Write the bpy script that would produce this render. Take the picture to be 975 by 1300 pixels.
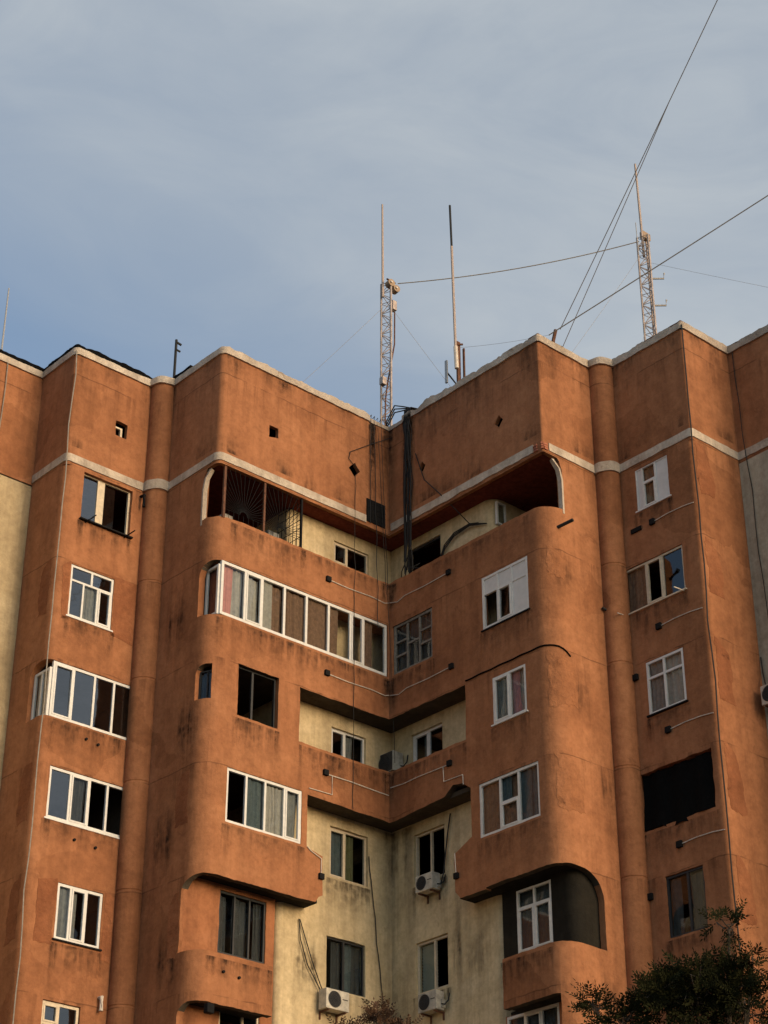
import bpy, bmesh, math, random
from mathutils import Vector, Matrix, noise
from mathutils.geometry import delaunay_2d_cdt
R = math.radians
random.seed(7)
scn = bpy.context.scene
for o in list(bpy.data.objects):
    bpy.data.objects.remove(o)
# ---------------------------------------------------------------- camera
# x runs along the left wing's face (to the right and away), y is its depth; the camera is at z = 0, the ground at -1.6
GROUND = -1.6
cd = bpy.data.cameras.new('camera'); cam = bpy.data.objects.new('camera', cd)
scn.collection.objects.link(cam); scn.camera = cam
cd.sensor_fit = 'VERTICAL'; cd.sensor_height = 24; cd.lens = 2499.3 / 1300 * 24
cd.clip_start = .1; cd.clip_end = 3000
S2 = .5 ** .5
yaw, pitch = R(-3.4713), R(30.0657)
right0, away0 = Vector((S2, -S2, 0)), Vector((S2, S2, 0))
fh = right0 * math.sin(yaw) + away0 * math.cos(yaw)
fw = fh * math.cos(pitch) + Vector((0, 0, 1)) * math.sin(pitch)
rt = right0 * math.cos(yaw) - away0 * math.sin(yaw)
up = rt.cross(fw)
cam.matrix_world = Matrix(((rt.x, up.x, -fw.x, -31.315), (rt.y, up.y, -fw.y, -35.153), (rt.z, up.z, -fw.z, 0), (0, 0, 0, 1)))
# ---------------------------------------------------------------- world, sun, exposure
SUN_EL, SUN_AZ = 16.0, 10.0          # azimuth measured from -y towards +x
sdir = Vector((math.sin(R(SUN_AZ)) * math.cos(R(SUN_EL)), -math.cos(R(SUN_AZ)) * math.cos(R(SUN_EL)), math.sin(R(SUN_EL))))
w = bpy.data.worlds.new('World'); scn.world = w; w.use_nodes = True
nt = w.node_tree; N = nt.nodes; L = nt.links; N.clear()
out = N.new('ShaderNodeOutputWorld'); bg = N.new('ShaderNodeBackground'); bg.inputs[1].default_value = .15
sky = N.new('ShaderNodeTexSky'); sky.sky_type = 'NISHITA'; sky.sun_disc = False
sky.sun_elevation = R(SUN_EL); sky.sun_rotation = math.atan2(sdir.x, sdir.y)
sky.air_density = 1.0; sky.dust_density = 1.2; sky.ozone_density = 1.0
tc = N.new('ShaderNodeTexCoord')
mp = N.new('ShaderNodeMapping'); mp.inputs['Scale'].default_value = (1.0, 1.0, 2.6); mp.inputs['Location'].default_value = (.35, .1, .0)
n1 = N.new('ShaderNodeTexNoise'); n1.inputs['Scale'].default_value = 1.9; n1.inputs['Detail'].default_value = 7; n1.inputs['Roughness'].default_value = .52; n1.inputs['Distortion'].default_value = .5
cr = N.new('ShaderNodeValToRGB'); cr.color_ramp.elements[0].position = .36; cr.color_ramp.elements[0].color = (.62, .62, .62, 1); cr.color_ramp.elements[1].position = .60; cr.color_ramp.elements[1].color = (.97, .97, .97, 1)
# thin high cloud thickens overhead, thins towards the horizon
sx = N.new('ShaderNodeVectorMath'); mr = N.new('ShaderNodeMapRange'); mr.inputs[1].default_value = .47; mr.inputs[2].default_value = .57; mr.inputs[3].default_value = .2; mr.inputs[4].default_value = 1.0
mu = N.new('ShaderNodeMath'); mu.operation = 'MULTIPLY'
mx = N.new('ShaderNodeMix'); mx.data_type = 'RGBA'; mx.inputs[7].default_value = (2.62, 2.87, 3.1, 1)
L.new(tc.outputs['Generated'], mp.inputs[0]); L.new(mp.outputs[0], n1.inputs[0]); L.new(n1.outputs[0], cr.inputs[0])
sx.operation = 'DOT_PRODUCT'; sx.inputs[1].default_value = (.283, -.283, 1.0); L.new(tc.outputs['Generated'], sx.inputs[0]); L.new(sx.outputs['Value'], mr.inputs[0])
L.new(cr.outputs[0], mu.inputs[0]); L.new(mr.outputs[0], mu.inputs[1])
n2 = N.new('ShaderNodeTexNoise'); n2.inputs['Scale'].default_value = 7.; n2.inputs['Detail'].default_value = 8; n2.inputs['Roughness'].default_value = .6; n2.inputs['Distortion'].default_value = 1.2; L.new(mp.outputs[0], n2.inputs[0])
r2 = N.new('ShaderNodeMapRange'); r2.inputs[1].default_value = .35; r2.inputs[2].default_value = .70; r2.inputs[3].default_value = .90; r2.inputs[4].default_value = 1.15; L.new(n2.outputs[0], r2.inputs[0])
m3 = N.new('ShaderNodeMath'); m3.operation = 'MULTIPLY'; m3.use_clamp = True; L.new(mu.outputs[0], m3.inputs[0]); L.new(r2.outputs[0], m3.inputs[1]); L.new(m3.outputs[0], mx.inputs[0]); L.new(sky.outputs[0], mx.inputs[6]); L.new(mx.outputs[2], bg.inputs[0]); L.new(bg.outputs[0], out.inputs[0])
sd = bpy.data.lights.new('sun', 'SUN'); so = bpy.data.objects.new('sun', sd); scn.collection.objects.link(so)
sd.energy = 2.4; sd.angle = R(28); sd.color = (1.0, .76, .51)
so.rotation_euler = sdir.to_track_quat('Z', 'Y').to_euler(); so.location = (-10, -40, 60)
scn.view_settings.view_transform = 'Standard'; scn.view_settings.look = 'None'
scn.view_settings.exposure = 0.3; scn.view_settings.gamma = 1
# ---------------------------------------------------------------- helpers
COL = scn.collection
MAT = {}

def nmat(name):
    m = bpy.data.materials.new(name); m.use_nodes = True
    MAT[name] = m
    return m, m.node_tree.nodes, m.node_tree.links, m.node_tree.nodes['Principled BSDF']

def plaster(name, mid, dark, light, bump=.35, fine=14., streak=.5, stain=.5, rough=.93, seam=0., seed=0., patches=0.):
    """painted render: mottled tone, rain streaks, soot blotches, trowel relief"""
    m, N, L, b = nmat(name)
    b.inputs['Roughness'].default_value = rough; b.inputs['Specular IOR Level'].default_value = .18
    tc = N.new('ShaderNodeTexCoord'); co = N.new('ShaderNodeMapping'); co.inputs['Location'].default_value = (seed, seed * 1.7, seed * .6)
    L.new(tc.outputs['Object'], co.inputs[0])
    def noi(scale, det, rgh=.55, sc=None, dist=0.):
        n = N.new('ShaderNodeTexNoise'); n.inputs['Scale'].default_value = scale; n.inputs['Detail'].default_value = det
        n.inputs['Roughness'].default_value = rgh; n.inputs['Distortion'].default_value = dist
        if sc:
            q = N.new('ShaderNodeMapping'); q.inputs['Scale'].default_value = sc; L.new(co.outputs[0], q.inputs[0]); L.new(q.outputs[0], n.inputs[0])
        else: L.new(co.outputs[0], n.inputs[0])
        return n.outputs[0]
    def ramp(src, p0, c0, p1, c1):
        r = N.new('ShaderNodeValToRGB'); e = r.color_ramp.elements
        e[0].position, e[1].position = p0, p1; e[0].color = (*c0, 1); e[1].color = (*c1, 1); L.new(src, r.inputs[0]); return r
    def mix(kind, fac, a, c):
        x = N.new('ShaderNodeMix'); x.data_type = 'RGBA'; x.blend_type = kind
        if isinstance(fac, float): x.inputs[0].default_value = fac
        else: L.new(fac, x.inputs[0])
        for i, v in ((6, a), (7, c)):
            if isinstance(v, tuple): x.inputs[i].default_value = (*v, 1)
            else: L.new(v, x.inputs[i])
        return x.outputs[2]
    big = ramp(noi(.55, 7, .6, None, .6), .30, dark, .68, light)
    big.color_ramp.elements.new(.5).color = (*mid, 1)
    c = mix('MIX', .35, big.outputs[0], mid)
    if patches:      # old repairs: plates of render mixed on another day
        vo = N.new('ShaderNodeTexVoronoi'); vo.inputs['Scale'].default_value = .42; vo.inputs['Randomness'].default_value = .9
        wv = N.new('ShaderNodeTexNoise'); wv.inputs['Scale'].default_value = 1.3; wv.inputs['Detail'].default_value = 6; L.new(co.outputs[0], wv.inputs[0])
        va = N.new('ShaderNodeVectorMath'); va.operation = 'MULTIPLY_ADD'; va.inputs[1].default_value = (.9, .9, .5); L.new(wv.outputs['Color'], va.inputs[0]); L.new(co.outputs[0], va.inputs[2]); L.new(va.outputs[0], vo.inputs[0])
        sc = N.new('ShaderNodeSeparateColor'); L.new(vo.outputs['Color'], sc.inputs[0])
        c = mix('MULTIPLY', patches, c, ramp(sc.outputs[0], .10, (.66, .62, .58), .45, (1., 1., 1.)).outputs[0])
        c = mix('MULTIPLY', patches * .6, c, ramp(sc.outputs[1], .75, (1., 1., 1.), .95, (1.12, 1.16, 1.16)).outputs[0])
    c = mix('MULTIPLY', .8, c, ramp(noi(3.1, 9, .66), .28, (.74, .72, .70), .62, (1.06, 1.05, 1.04)).outputs[0])
    c = mix('MULTIPLY', .7, c, ramp(noi(8.5, 6, .7), .30, (.78, .76, .74), .60, (1.06, 1.06, 1.06)).outputs[0])
    c = mix('MULTIPLY', .55, c, ramp(noi(5.5, 8, .75, (1, 1, .8), .6), .25, (.45, .42, .40), .36, (1., 1., 1.)).outputs[0])
    if streak:
        c = mix('MULTIPLY', streak, c, ramp(noi(1., 6, .6, (2.6, 2.6, .13)), .36, (.62, .60, .60), .56, (1.04, 1.03, 1.02)).outputs[0])
        c = mix('MULTIPLY', streak * .5, c, ramp(noi(1., 5, .6, (7, 7, .3)), .26, (.55, .52, .52), .47, (1., 1., 1.)).outputs[0])
    if stain:
        c = mix('MULTIPLY', stain, c, ramp(noi(1.6, 11, .74, None, 1.0), .29, (.42, .38, .36), .40, (1., 1., 1.)).outputs[0])
        c = mix('MIX', ramp(noi(2.3, 9, .7, (1, 1, 1.3), .8), .70, (0, 0, 0), .80, (stain * .5,) * 3).outputs[0], c, tuple(min(1, v * 1.35 + .05) for v in light))
    if seam:     # hairline joints between the wall panels, storey by storey
        sp = N.new('ShaderNodeSeparateXYZ'); L.new(tc.outputs['Object'], sp.inputs[0])
        wob = N.new('ShaderNodeMath'); wob.operation = 'MULTIPLY_ADD'; wob.inputs[1].default_value = .12; L.new(noi(1.6, 4), wob.inputs[0]); L.new(sp.outputs[2], wob.inputs[2])
        md = N.new('ShaderNodeMath'); md.operation = 'PINGPONG'; md.inputs[1].default_value = 2.757 / 2
        ad = N.new('ShaderNodeMath'); ad.inputs[1].default_value = -18.33 + 2.757 * 10; L.new(wob.outputs[0], ad.inputs[0]); L.new(ad.outputs[0], md.inputs[0])
        ln = ramp(md.outputs[0], .006, (seam,) * 3, .022, (0, 0, 0))
        br = mix('MULTIPLY', 1., ln.outputs[0], ramp(noi(.9, 3), .44, (0, 0, 0), .55, (1, 1, 1)).outputs[0])
        c = mix('MIX', br, c, tuple(v * .3 for v in dark))
        mo = N.new('ShaderNodeMath'); mo.operation = 'MODULO'; mo.inputs[1].default_value = 2.757; dv = N.new('ShaderNodeMath'); dv.operation = 'DIVIDE'; dv.inputs[1].default_value = 3.; L.new(ad.outputs[0], mo.inputs[0]); L.new(mo.outputs[0], dv.inputs[0])
        drip = mix('MULTIPLY', 1., ramp(dv.outputs[0], .62 * 2.757 / 3, (0, 0, 0), 2.757 / 3, (1, 1, 1)).outputs[0], ramp(noi(1., 6, .7, (4.5, 4.5, .35)), .50, (0, 0, 0), .68, (.75, .75, .75)).outputs[0])
        c = mix('MULTIPLY', drip, c, (.45, .42, .42))
    L.new(c, b.inputs['Base Color'])
    a1 = noi(fine, 8, .62); a2 = noi(2.2, 5, .6)
    ad = N.new('ShaderNodeMath'); ad.operation = 'MULTIPLY_ADD'; ad.inputs[1].default_value = 2.6; L.new(a2, ad.inputs[0]); L.new(a1, ad.inputs[2])
    bp = N.new('ShaderNodeBump'); bp.inputs['Strength'].default_value = bump; bp.inputs['Distance'].default_value = .03
    L.new(ad.outputs[0], bp.inputs['Height']); L.new(bp.outputs[0], b.inputs['Normal'])
    return m

def simple(name, col, rough=.6, metal=0., var=.25, scale=9., bump=0., spec=.4):
    m, N, L, b = nmat(name)
    b.inputs['Roughness'].default_value = rough; b.inputs['Metallic'].default_value = metal; b.inputs['Specular IOR Level'].default_value = spec
    tc = N.new('ShaderNodeTexCoord'); n = N.new('ShaderNodeTexNoise'); n.inputs['Scale'].default_value = scale; n.inputs['Detail'].default_value = 7; n.inputs['Roughness'].default_value = .65
    r = N.new('ShaderNodeValToRGB'); r.color_ramp.elements[0].position = .32; r.color_ramp.elements[1].position = .66
    r.color_ramp.elements[0].color = (*[c * (1 - var) for c in col], 1); r.color_ramp.elements[1].color = (*[min(1, c * (1 + var * .4)) for c in col], 1)
    L.new(tc.outputs['Object'], n.inputs[0]); L.new(n.outputs[0], r.inputs[0]); L.new(r.outputs[0], b.inputs['Base Color'])
    if bump:
        bp = N.new('ShaderNodeBump'); bp.inputs['Strength'].default_value = bump; bp.inputs['Distance'].default_value = .02; L.new(n.outputs[0], bp.inputs['Height']); L.new(bp.outputs[0], b.inputs['Normal'])
    return m

def glass(name, tint, ior):
    m, N, L, b = nmat(name); N.remove(b)
    o = N['Material Output']; tr = N.new('ShaderNodeBsdfTransparent'); tr.inputs[0].default_value = (*tint, 1)
    gl = N.new('ShaderNodeBsdfGlossy'); gl.inputs['Roughness'].default_value = .03; gl.inputs[0].default_value = (.92, .96, 1, 1)
    fr = N.new('ShaderNodeFresnel'); fr.inputs[0].default_value = ior
    tc = N.new('ShaderNodeTexCoord'); n = N.new('ShaderNodeTexNoise'); n.inputs['Scale'].default_value = 1.6; n.inputs['Detail'].default_value = 2
    bp = N.new('ShaderNodeBump'); bp.inputs['Strength'].default_value = .08; bp.inputs['Distance'].default_value = .05
    L.new(tc.outputs['Object'], n.inputs[0]); L.new(n.outputs[0], bp.inputs['Height']); L.new(bp.outputs[0], gl.inputs['Normal'])
    mx = N.new('ShaderNodeMixShader'); ge = N.new('ShaderNodeNewGeometry'); ml = N.new('ShaderNodeMath'); ml.operation = 'MULTIPLY_ADD'; ml.inputs[1].default_value = -1.; ml.inputs[2].default_value = 1.; L.new(ge.outputs['Backfacing'], ml.inputs[0])
    m2 = N.new('ShaderNodeMath'); m2.operation = 'MULTIPLY'; L.new(ml.outputs[0], m2.inputs[0]); L.new(fr.outputs[0], m2.inputs[1]); L.new(m2.outputs[0], mx.inputs[0]); L.new(tr.outputs[0], mx.inputs[1]); L.new(gl.outputs[0], mx.inputs[2]); L.new(mx.outputs[0], o.inputs[0])
    return m

plaster('terracotta', (.35, .152, .072), (.255, .105, .049), (.41, .188, .092), seam=.6, stain=.5, streak=.35, patches=.5)
plaster('terracotta_patch', (.25, .096, .044), (.16, .058, .027), (.35, .148, .07), bump=1., fine=7., stain=1., streak=.2, seed=11.)
plaster('terracotta_rough', (.33, .142, .066), (.24, .098, .046), (.40, .18, .09), bump=1., fine=6., stain=.9, streak=.2, seed=14.)
plaster('infill_terracotta', (.345, .145, .068), (.255, .10, .048), (.39, .175, .088), seed=5.)
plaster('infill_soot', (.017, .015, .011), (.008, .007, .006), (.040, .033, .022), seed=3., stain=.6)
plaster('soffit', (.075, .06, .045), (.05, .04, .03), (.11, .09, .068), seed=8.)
plaster('beige_end', (.45, .36, .22), (.37, .29, .18), (.51, .42, .27), stain=.45, streak=.55, seed=25.)
plaster('beige', (.60, .485, .295), (.48, .38, .23), (.67, .56, .37), stain=.45, streak=.55, seed=21.)
plaster('beige_grey', (.44, .40, .31), (.36, .32, .24), (.52, .48, .39), stain=.4, streak=.5, seed=31.)
plaster('white_trim', (.52, .45, .37), (.34, .28, .22), (.62, .55, .46), bump=.6, stain=.95, streak=.6, seed=41.)
plaster('coping', (.44, .37, .30), (.27, .21, .165), (.58, .51, .43), bump=.8, stain=.9, streak=.2, seed=47.)
simple('brick_red', (.36, .13, .075), .9, var=.5, bump=.5)
simple('interior', (.10, .085, .07), .95, spec=.1)
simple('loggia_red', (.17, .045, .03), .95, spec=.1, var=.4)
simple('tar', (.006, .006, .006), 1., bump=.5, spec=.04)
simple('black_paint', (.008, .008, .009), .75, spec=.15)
simple('soot_frame', (.022, .023, .025), .6)
simple('white_frame', (.66, .65, .62), .45, var=.12)
simple('old_frame', (.21, .19, .16), .75, var=.45, bump=.3, scale=14)
simple('cream_frame', (.60, .50, .36), .6, var=.2)
simple('white_panel', (.62, .61, .59), .55, var=.12, scale=3)
simple('cloth_dark', (.045, .048, .048), .9, var=.3)
simple('cloth_white', (.36, .335, .295), .9, var=.2)
simple('cloth_pink', (.52, .22, .18), .9, var=.2)
simple('cloth_brown', (.20, .115, .072), .9, var=.35)
simple('cloth_blue', (.085, .11, .115), .9, var=.3)
simple('cloth_grey', (.19, .19, .18), .9, var=.25)
simple('cloth_rose', (.36, .16, .17), .9, var=.2)
simple('cloth_red', (.10, .018, .016), .9, var=.2)
simple('cloth_olive', (.12, .12, .055), .9, var=.2)
simple('blind', (.30, .33, .28), .7, var=.15)
simple('ac_white', (.52, .48, .40), .55, var=.35, scale=7)
simple('ac_old', (.42, .39, .33), .6, var=.5, scale=5)
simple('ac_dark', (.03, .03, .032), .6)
simple('rust', (.13, .055, .03), .85, var=.5, bump=.4)
simple('galvanised', (.40, .39, .38), .5, .3, var=.3, scale=30)
simple('mast_paint', (.44, .36, .32), .55, .1, var=.4, scale=6)
simple('whip_paint', (.42, .33, .28), .6, var=.2)
simple('drum_brown', (.33, .23, .15), .6, var=.3)
simple('cable_black', (.012, .012, .012), .7)
simple('cable_brown', (.03, .018, .013), .8)
simple('cable_grey', (.30, .27, .23), .8, var=.3)
simple('conduit', (.62, .55, .47), .7, var=.3)
simple('bark', (.06, .045, .033), .95, bump=.8, scale=14)
simple('leaf_dark', (.020, .021, .008), .9, var=.5, scale=3, spec=.05)
simple('leaf_dry', (.085, .042, .02), .8, var=.5, scale=3)
simple('asphalt', (.05, .05, .05), .95, bump=.4, scale=40, var=.3)
glass('glass_clear', (.90, .92, .92), 1.5)
glass('glass', (.72, .76, .78), 2.3)
glass('glass_teal', (.10, .34, .42), 1.7)

class MB:
    def __init__(s): s.v = []; s.f = []
    def box(s, x0, x1, y0, y1, z0, z1):
        i = len(s.v)
        s.v += [(x, y, z) for z in (z0, z1) for y in (y0, y1) for x in (x0, x1)]
        s.f += [tuple(i + k for k in q) for q in ((0, 2, 3, 1), (4, 5, 7, 6), (0, 1, 5, 4), (2, 6, 7, 3), (0, 4, 6, 2), (1, 3, 7, 5))]
        return s
    def tube(s, pts, r, n=6, r1=None):
        pts = [Vector(p) for p in pts]; m = len(pts); i0 = len(s.v)
        for k, p in enumerate(pts):
            d = (pts[min(k + 1, m - 1)] - pts[max(k - 1, 0)]).normalized()
            a = d.cross(Vector((0, 0, 1)) if abs(d.z) < .9 else Vector((1, 0, 0))).normalized(); b = d.cross(a)
            rr = r if r1 is None else r + (r1 - r) * k / (m - 1)
            for j in range(n):
                t = 2 * math.pi * j / n
                s.v.append(tuple(p + a * math.cos(t) * rr + b * math.sin(t) * rr))
        for k in range(m - 1):
            for j in range(n):
                s.f.append((i0 + k * n + j, i0 + k * n + (j + 1) % n, i0 + (k + 1) * n + (j + 1) % n, i0 + (k + 1) * n + j))
        s.f.append(tuple(i0 + j for j in reversed(range(n)))); s.f.append(tuple(i0 + (m - 1) * n + j for j in range(n)))
        return s
    def quad(s, a, b, c, d):
        i = len(s.v); s.v += [tuple(a), tuple(b), tuple(c), tuple(d)]; s.f.append((i, i + 1, i + 2, i + 3)); return s
    def build(s, name, mat, parent=None, loc=(0, 0, 0), rz=0., smooth=False, bevel=0.):
        me = bpy.data.meshes.new(name); me.from_pydata(s.v, [], s.f); me.update()
        if bevel or smooth == 'fix':
            bm = bmesh.new(); bm.from_mesh(me); bmesh.ops.recalc_face_normals(bm, faces=bm.faces)
            if bevel: bmesh.ops.bevel(bm, geom=bm.edges[:], offset=bevel, segments=2, affect='EDGES', profile=.6)
            bm.to_mesh(me); bm.free()
        if smooth: me.shade_smooth(); me.set_sharp_from_angle(angle=R(35))
        me.materials.append(MAT[mat])
        o = bpy.data.objects.new(name, me); COL.objects.link(o); o.location = loc; o.rotation_euler = (0, 0, rz)
        if parent: o.parent = parent
        return o

def tag(o, label, cat, group=None, kind=None):
    if label: o['label'] = label
    if cat: o['category'] = cat
    if group: o['group'] = group
    if kind: o['kind'] = kind
    return o

def empty(name, loc=(0, 0, 0), rz=0.):
    o = bpy.data.objects.new(name, None); COL.objects.link(o); o.location = loc; o.rotation_euler = (0, 0, rz); o.empty_display_size = .3
    return o

# ---------------------------------------------------------------- plan paths and wall sheets
class Path:
    """a plan polyline walked left to right as seen from the street; corners may be rounded"""
    def __init__(s, pts, rad, nseg=9):
        out = []
        for i, p in enumerate(pts):
            p = Vector(p); r = rad[i]
            if i in (0, len(pts) - 1) or r == 0: out.append(p); continue
            a = (Vector(pts[i - 1]) - p).normalized(); b = (Vector(pts[i + 1]) - p).normalized()
            c = p + (a + b) * r
            p0, p1 = p + a * r, p + b * r
            t0 = math.atan2((p0 - c).y, (p0 - c).x); t1 = math.atan2((p1 - c).y, (p1 - c).x)
            d = (t1 - t0 + math.pi) % (2 * math.pi) - math.pi
            for k in range(nseg + 1):
                t = t0 + d * k / nseg; out.append(c + Vector((math.cos(t), math.sin(t))) * r)
        s.p = out; s.s = [0.]
        for a, b in zip(out, out[1:]): s.s.append(s.s[-1] + (b - a).length)
        s.n = []
        for a, b in zip(out, out[1:]):
            d = (b - a).normalized(); s.n.append(Vector((d.y, -d.x)))
        s.len = s.s[-1]
    def at(s, q, d=0.):
        m = len(s.p)
        if q <= 1e-6: return s.p[0] + s.n[0] * d
        if q >= s.len - 1e-6: return s.p[-1] + s.n[-1] * d
        for i in range(m - 1):
            if q <= s.s[i + 1] + 1e-6:
                if abs(q - s.s[i + 1]) < 1e-4 and i + 1 < m - 1:
                    n1, n2 = s.n[i], s.n[i + 1]; return s.p[i + 1] + (n1 + n2) / (1 + n1.dot(n2)) * d
                f = (q - s.s[i]) / (s.s[i + 1] - s.s[i]); return s.p[i].lerp(s.p[i + 1], f) + s.n[i] * d
    def near(s, x, y):
        """path coordinate closest to a plan point"""
        best = (1e9, 0); P = Vector((x, y))
        for i in range(len(s.p) - 1):
            a, b = s.p[i], s.p[i + 1]; t = max(0, min(1, (P - a).dot(b - a) / (b - a).length_squared)); q = a.lerp(b, t)
            e = (q - P).length
            if e < best[0]: best = (e, s.s[i] + t * (s.s[i + 1] - s.s[i]))
        return best[1]

def inside(poly, x, y):
    c = False; j = len(poly) - 1
    for i in range(len(poly)):
        xi, yi = poly[i]; xj, yj = poly[j]
        if (yi > y) != (yj > y) and x < (xj - xi) * (y - yi) / (yj - yi) + xi: c = not c
        j = i
    return c

def rough_poly(poly, amp, step=.16, seed=0.):
    """breaks the edges into short runs and lets them wander like hand-laid render"""
    if not amp: return poly
    o = []
    for a, b in zip(poly, poly[1:] + poly[:1]):
        n = max(1, int(math.hypot(b[0] - a[0], b[1] - a[1]) / step))
        for k in range(n):
            t = k / n; x = a[0] + (b[0] - a[0]) * t; y = a[1] + (b[1] - a[1]) * t
            dx = noise.noise(Vector((x * 2.3, y * 2.3, seed + 4.1))); dy = noise.noise(Vector((x * 2.3, y * 2.3, seed + 9.7)))
            hx = noise.noise(Vector((x * 9.1, y * 9.1, seed + 14.3))); hy = noise.noise(Vector((x * 9.1, y * 9.1, seed + 19.9)))
            o.append((x + (dx + .6 * hx) * amp * 2, y + (dy + .6 * hy) * amp * 2))
    return o

def sheet(path, outline, voids, thick, d0=0., name='wall', mat='terracotta', parent=None, label=None, under=None):
    """a wall skin of real thickness over outline minus voids, in (path length, height) coordinates"""
    vs, es = [], []
    def ring(poly):
        i = len(vs); vs.extend(Vector(p) for p in poly); n = len(poly)
        es.extend((i + k, i + (k + 1) % n) for k in range(n))
    ring(outline)
    for v in voids: ring(v)
    zs = [p[1] for p in outline]; ss = [p[0] for p in outline]
    for q in path.s[1:-1]:
        if min(ss) < q < max(ss):
            i = len(vs); vs.extend((Vector((q, min(zs))), Vector((q, max(zs))))); es.append((i, i + 1))
    V, _, F = delaunay_2d_cdt(vs, es, [], 0, 1e-5)[:3]
    keep = []
    for f in F:
        cx = sum(V[i].x for i in f) / len(f); cy = sum(V[i].y for i in f) / len(f)
        if inside(outline, cx, cy) and not any(inside(v, cx, cy) for v in voids): keep.append(tuple(f))
    used = sorted({i for f in keep for i in f}); ix = {v: k for k, v in enumerate(used)}; n = len(used)
    co = []
    for d in (d0, d0 - thick):
        for i in used:
            p = path.at(V[i].x, d); co.append((p.x, p.y, V[i].y))
    fs = []; ed = {}
    for f in keep:
        g = [ix[i] for i in f]
        area = sum(V[f[k]].x * V[f[(k + 1) % len(f)]].y - V[f[(k + 1) % len(f)]].x * V[f[k]].y for k in range(len(f)))
        if area < 0: g.reverse()
        fs.append(tuple(g)); fs.append(tuple(k + n for k in reversed(g)))
        for a, b in zip(g, g[1:] + g[:1]): ed[(a, b)] = 1
    for (a, b) in ed:
        if (b, a) not in ed: fs.append((b, a, a + n, b + n))
    mb = MB(); mb.v = co; mb.f = fs
    o = mb.build(name, mat, parent, smooth=True)
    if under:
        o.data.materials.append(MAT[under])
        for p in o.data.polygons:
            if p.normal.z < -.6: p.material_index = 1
    if label: o['label'] = label
    return o

def arch_right(s0, s1, z0, z1, ra, rb=None, n=8):
    """opening whose upper right corner is a quarter arch"""
    rb = rb or ra
    p = [(s0, z0), (s1, z0)]
    for k in range(n + 1):
        t = math.pi / 2 * k / n; p.append((s1 - ra + ra * math.cos(t), z1 - rb + rb * math.sin(t)))
    p.append((s0, z1)); return p

def arch_left(s0, s1, z0, z1, ra, rb=None, n=8):
    m = arch_right(-s1, -s0, z0, z1, ra, rb, n); return [(-x, z) for x, z in reversed(m)]

def arch_both(s0, s1, z0, z1, la, lb, ra, rb, n=8):
    a = arch_right(s0, s1, z0, z1, ra, rb, n)[:-1]; c = arch_left(s0, s1, z0, z1, la, lb, n)
    left = [p for p in c if p not in ((s1, z0), (s1, z1), (s0, z0))]
    return a + [p for p in left]

def rect(s0, s1, z0, z1): return [(s0, z0), (s1, z0), (s1, z1), (s0, z1)]

def strip(path, s0, s1, z0, z1, dout, din, name, mat, parent, jt=0., jb=0., jd=0., step=.22, seed=0., smooth=True):
    """a band swept along a path, its edges uneven by jt (top), jb (bottom), jd (face)"""
    q = sorted({s0, s1, *[a for a in path.s if s0 < a < s1], *[s0 + (s1 - s0) * k / max(1, int((s1 - s0) / step)) for k in range(int((s1 - s0) / step) + 1)]})
    qq = [q[0]]
    for a in q[1:]:
        if a - qq[-1] > 1e-3: qq.append(a)
    mb = MB()
    for a in qq:
        t = jt * (.75 * noise.fractal(Vector((a * 1.3, seed, 0)), 1., 2., 4) + .35 * noise.noise(Vector((a * 7.3, seed + 2, 0))) - .5 * max(0, noise.noise(Vector((a * 3.1, seed + 3, 0))) - .38)); b = jb * (.8 * noise.noise(Vector((a * 1.9, seed + 5, 0))) + .5 * noise.noise(Vector((a * 8.1, seed + 6, 0)))); e = jd * (.7 * noise.noise(Vector((a * 2.2, seed + 9, 0))) + .5 * noise.noise(Vector((a * 9., seed + 8, 0))))
        o = path.at(a, dout + e); i = path.at(a, din)
        mb.v += [(o.x, o.y, z0 + b), (o.x, o.y, z1 + t), (i.x, i.y, z1 + t), (i.x, i.y, z0 + b)]
    for k in range(len(qq) - 1):
        for j in range(4):
            mb.f.append((k * 4 + j, (k + 1) * 4 + j, (k + 1) * 4 + (j + 1) % 4, k * 4 + (j + 1) % 4))
    m = (len(qq) - 1) * 4
    mb.f += [(0, 1, 2, 3), (m + 3, m + 2, m + 1, m)]
    return mb.build(name, mat, parent, smooth='fix' if smooth else False)

# plan dimensions (metres)
XL, XL2, YL1, YL2 = -5.88, -8.77, 2.65, 4.27
YR, XR1, YR2, XR2 = -5.9, 2.4, -8.8, 4.25
DB = .65          # how far the beige inner wall stands back
TOP, BAND, BASE = 29.90, 26.50, GROUND
FULL = [(-19, YL2), (XL2, YL2), (XL2, YL1), (XL, YL1), (XL, 0), (0, 0), (0, YR), (XR1, YR), (XR1, YR2), (XR2, YR2), (XR2, -12.4)]
P_ATT = Path(FULL, [0, 0, .10, 0, .16, 0, .06, 0, .08, 0, 0], 6)
P_W = Path([(XL, YL1), (XL, 0), (0, 0), (0, YR), (XR1, YR)], [0, .5, 0, .5, 0], 10)
P_L2 = Path([(XL2, YL2), (XL2, YL1), (XL, YL1)], [0, .22, 0], 6)
P_R2 = Path([(XR1, YR), (XR1, YR2), (XR2, YR2)], [0, .16, 0], 6)
P_L3 = Path([(-19, YL2), (XL2, YL2)], [0, 0]); P_R3 = Path([(XR2, YR2), (XR2, -12.4)], [0, 0])
P_B = Path([(-3.02, 6.9), (-3.02, DB), (DB, DB), (DB, -3.42), (6.9, -3.42)], [0, .16, 0, .36, 0], 8)
sA = lambda u: P_W.near(u, 0); sBL = lambda y: P_W.near(XL, y); sB = lambda v: P_W.near(0, -v); sA2 = lambda x: P_W.near(x, YR)

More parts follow.
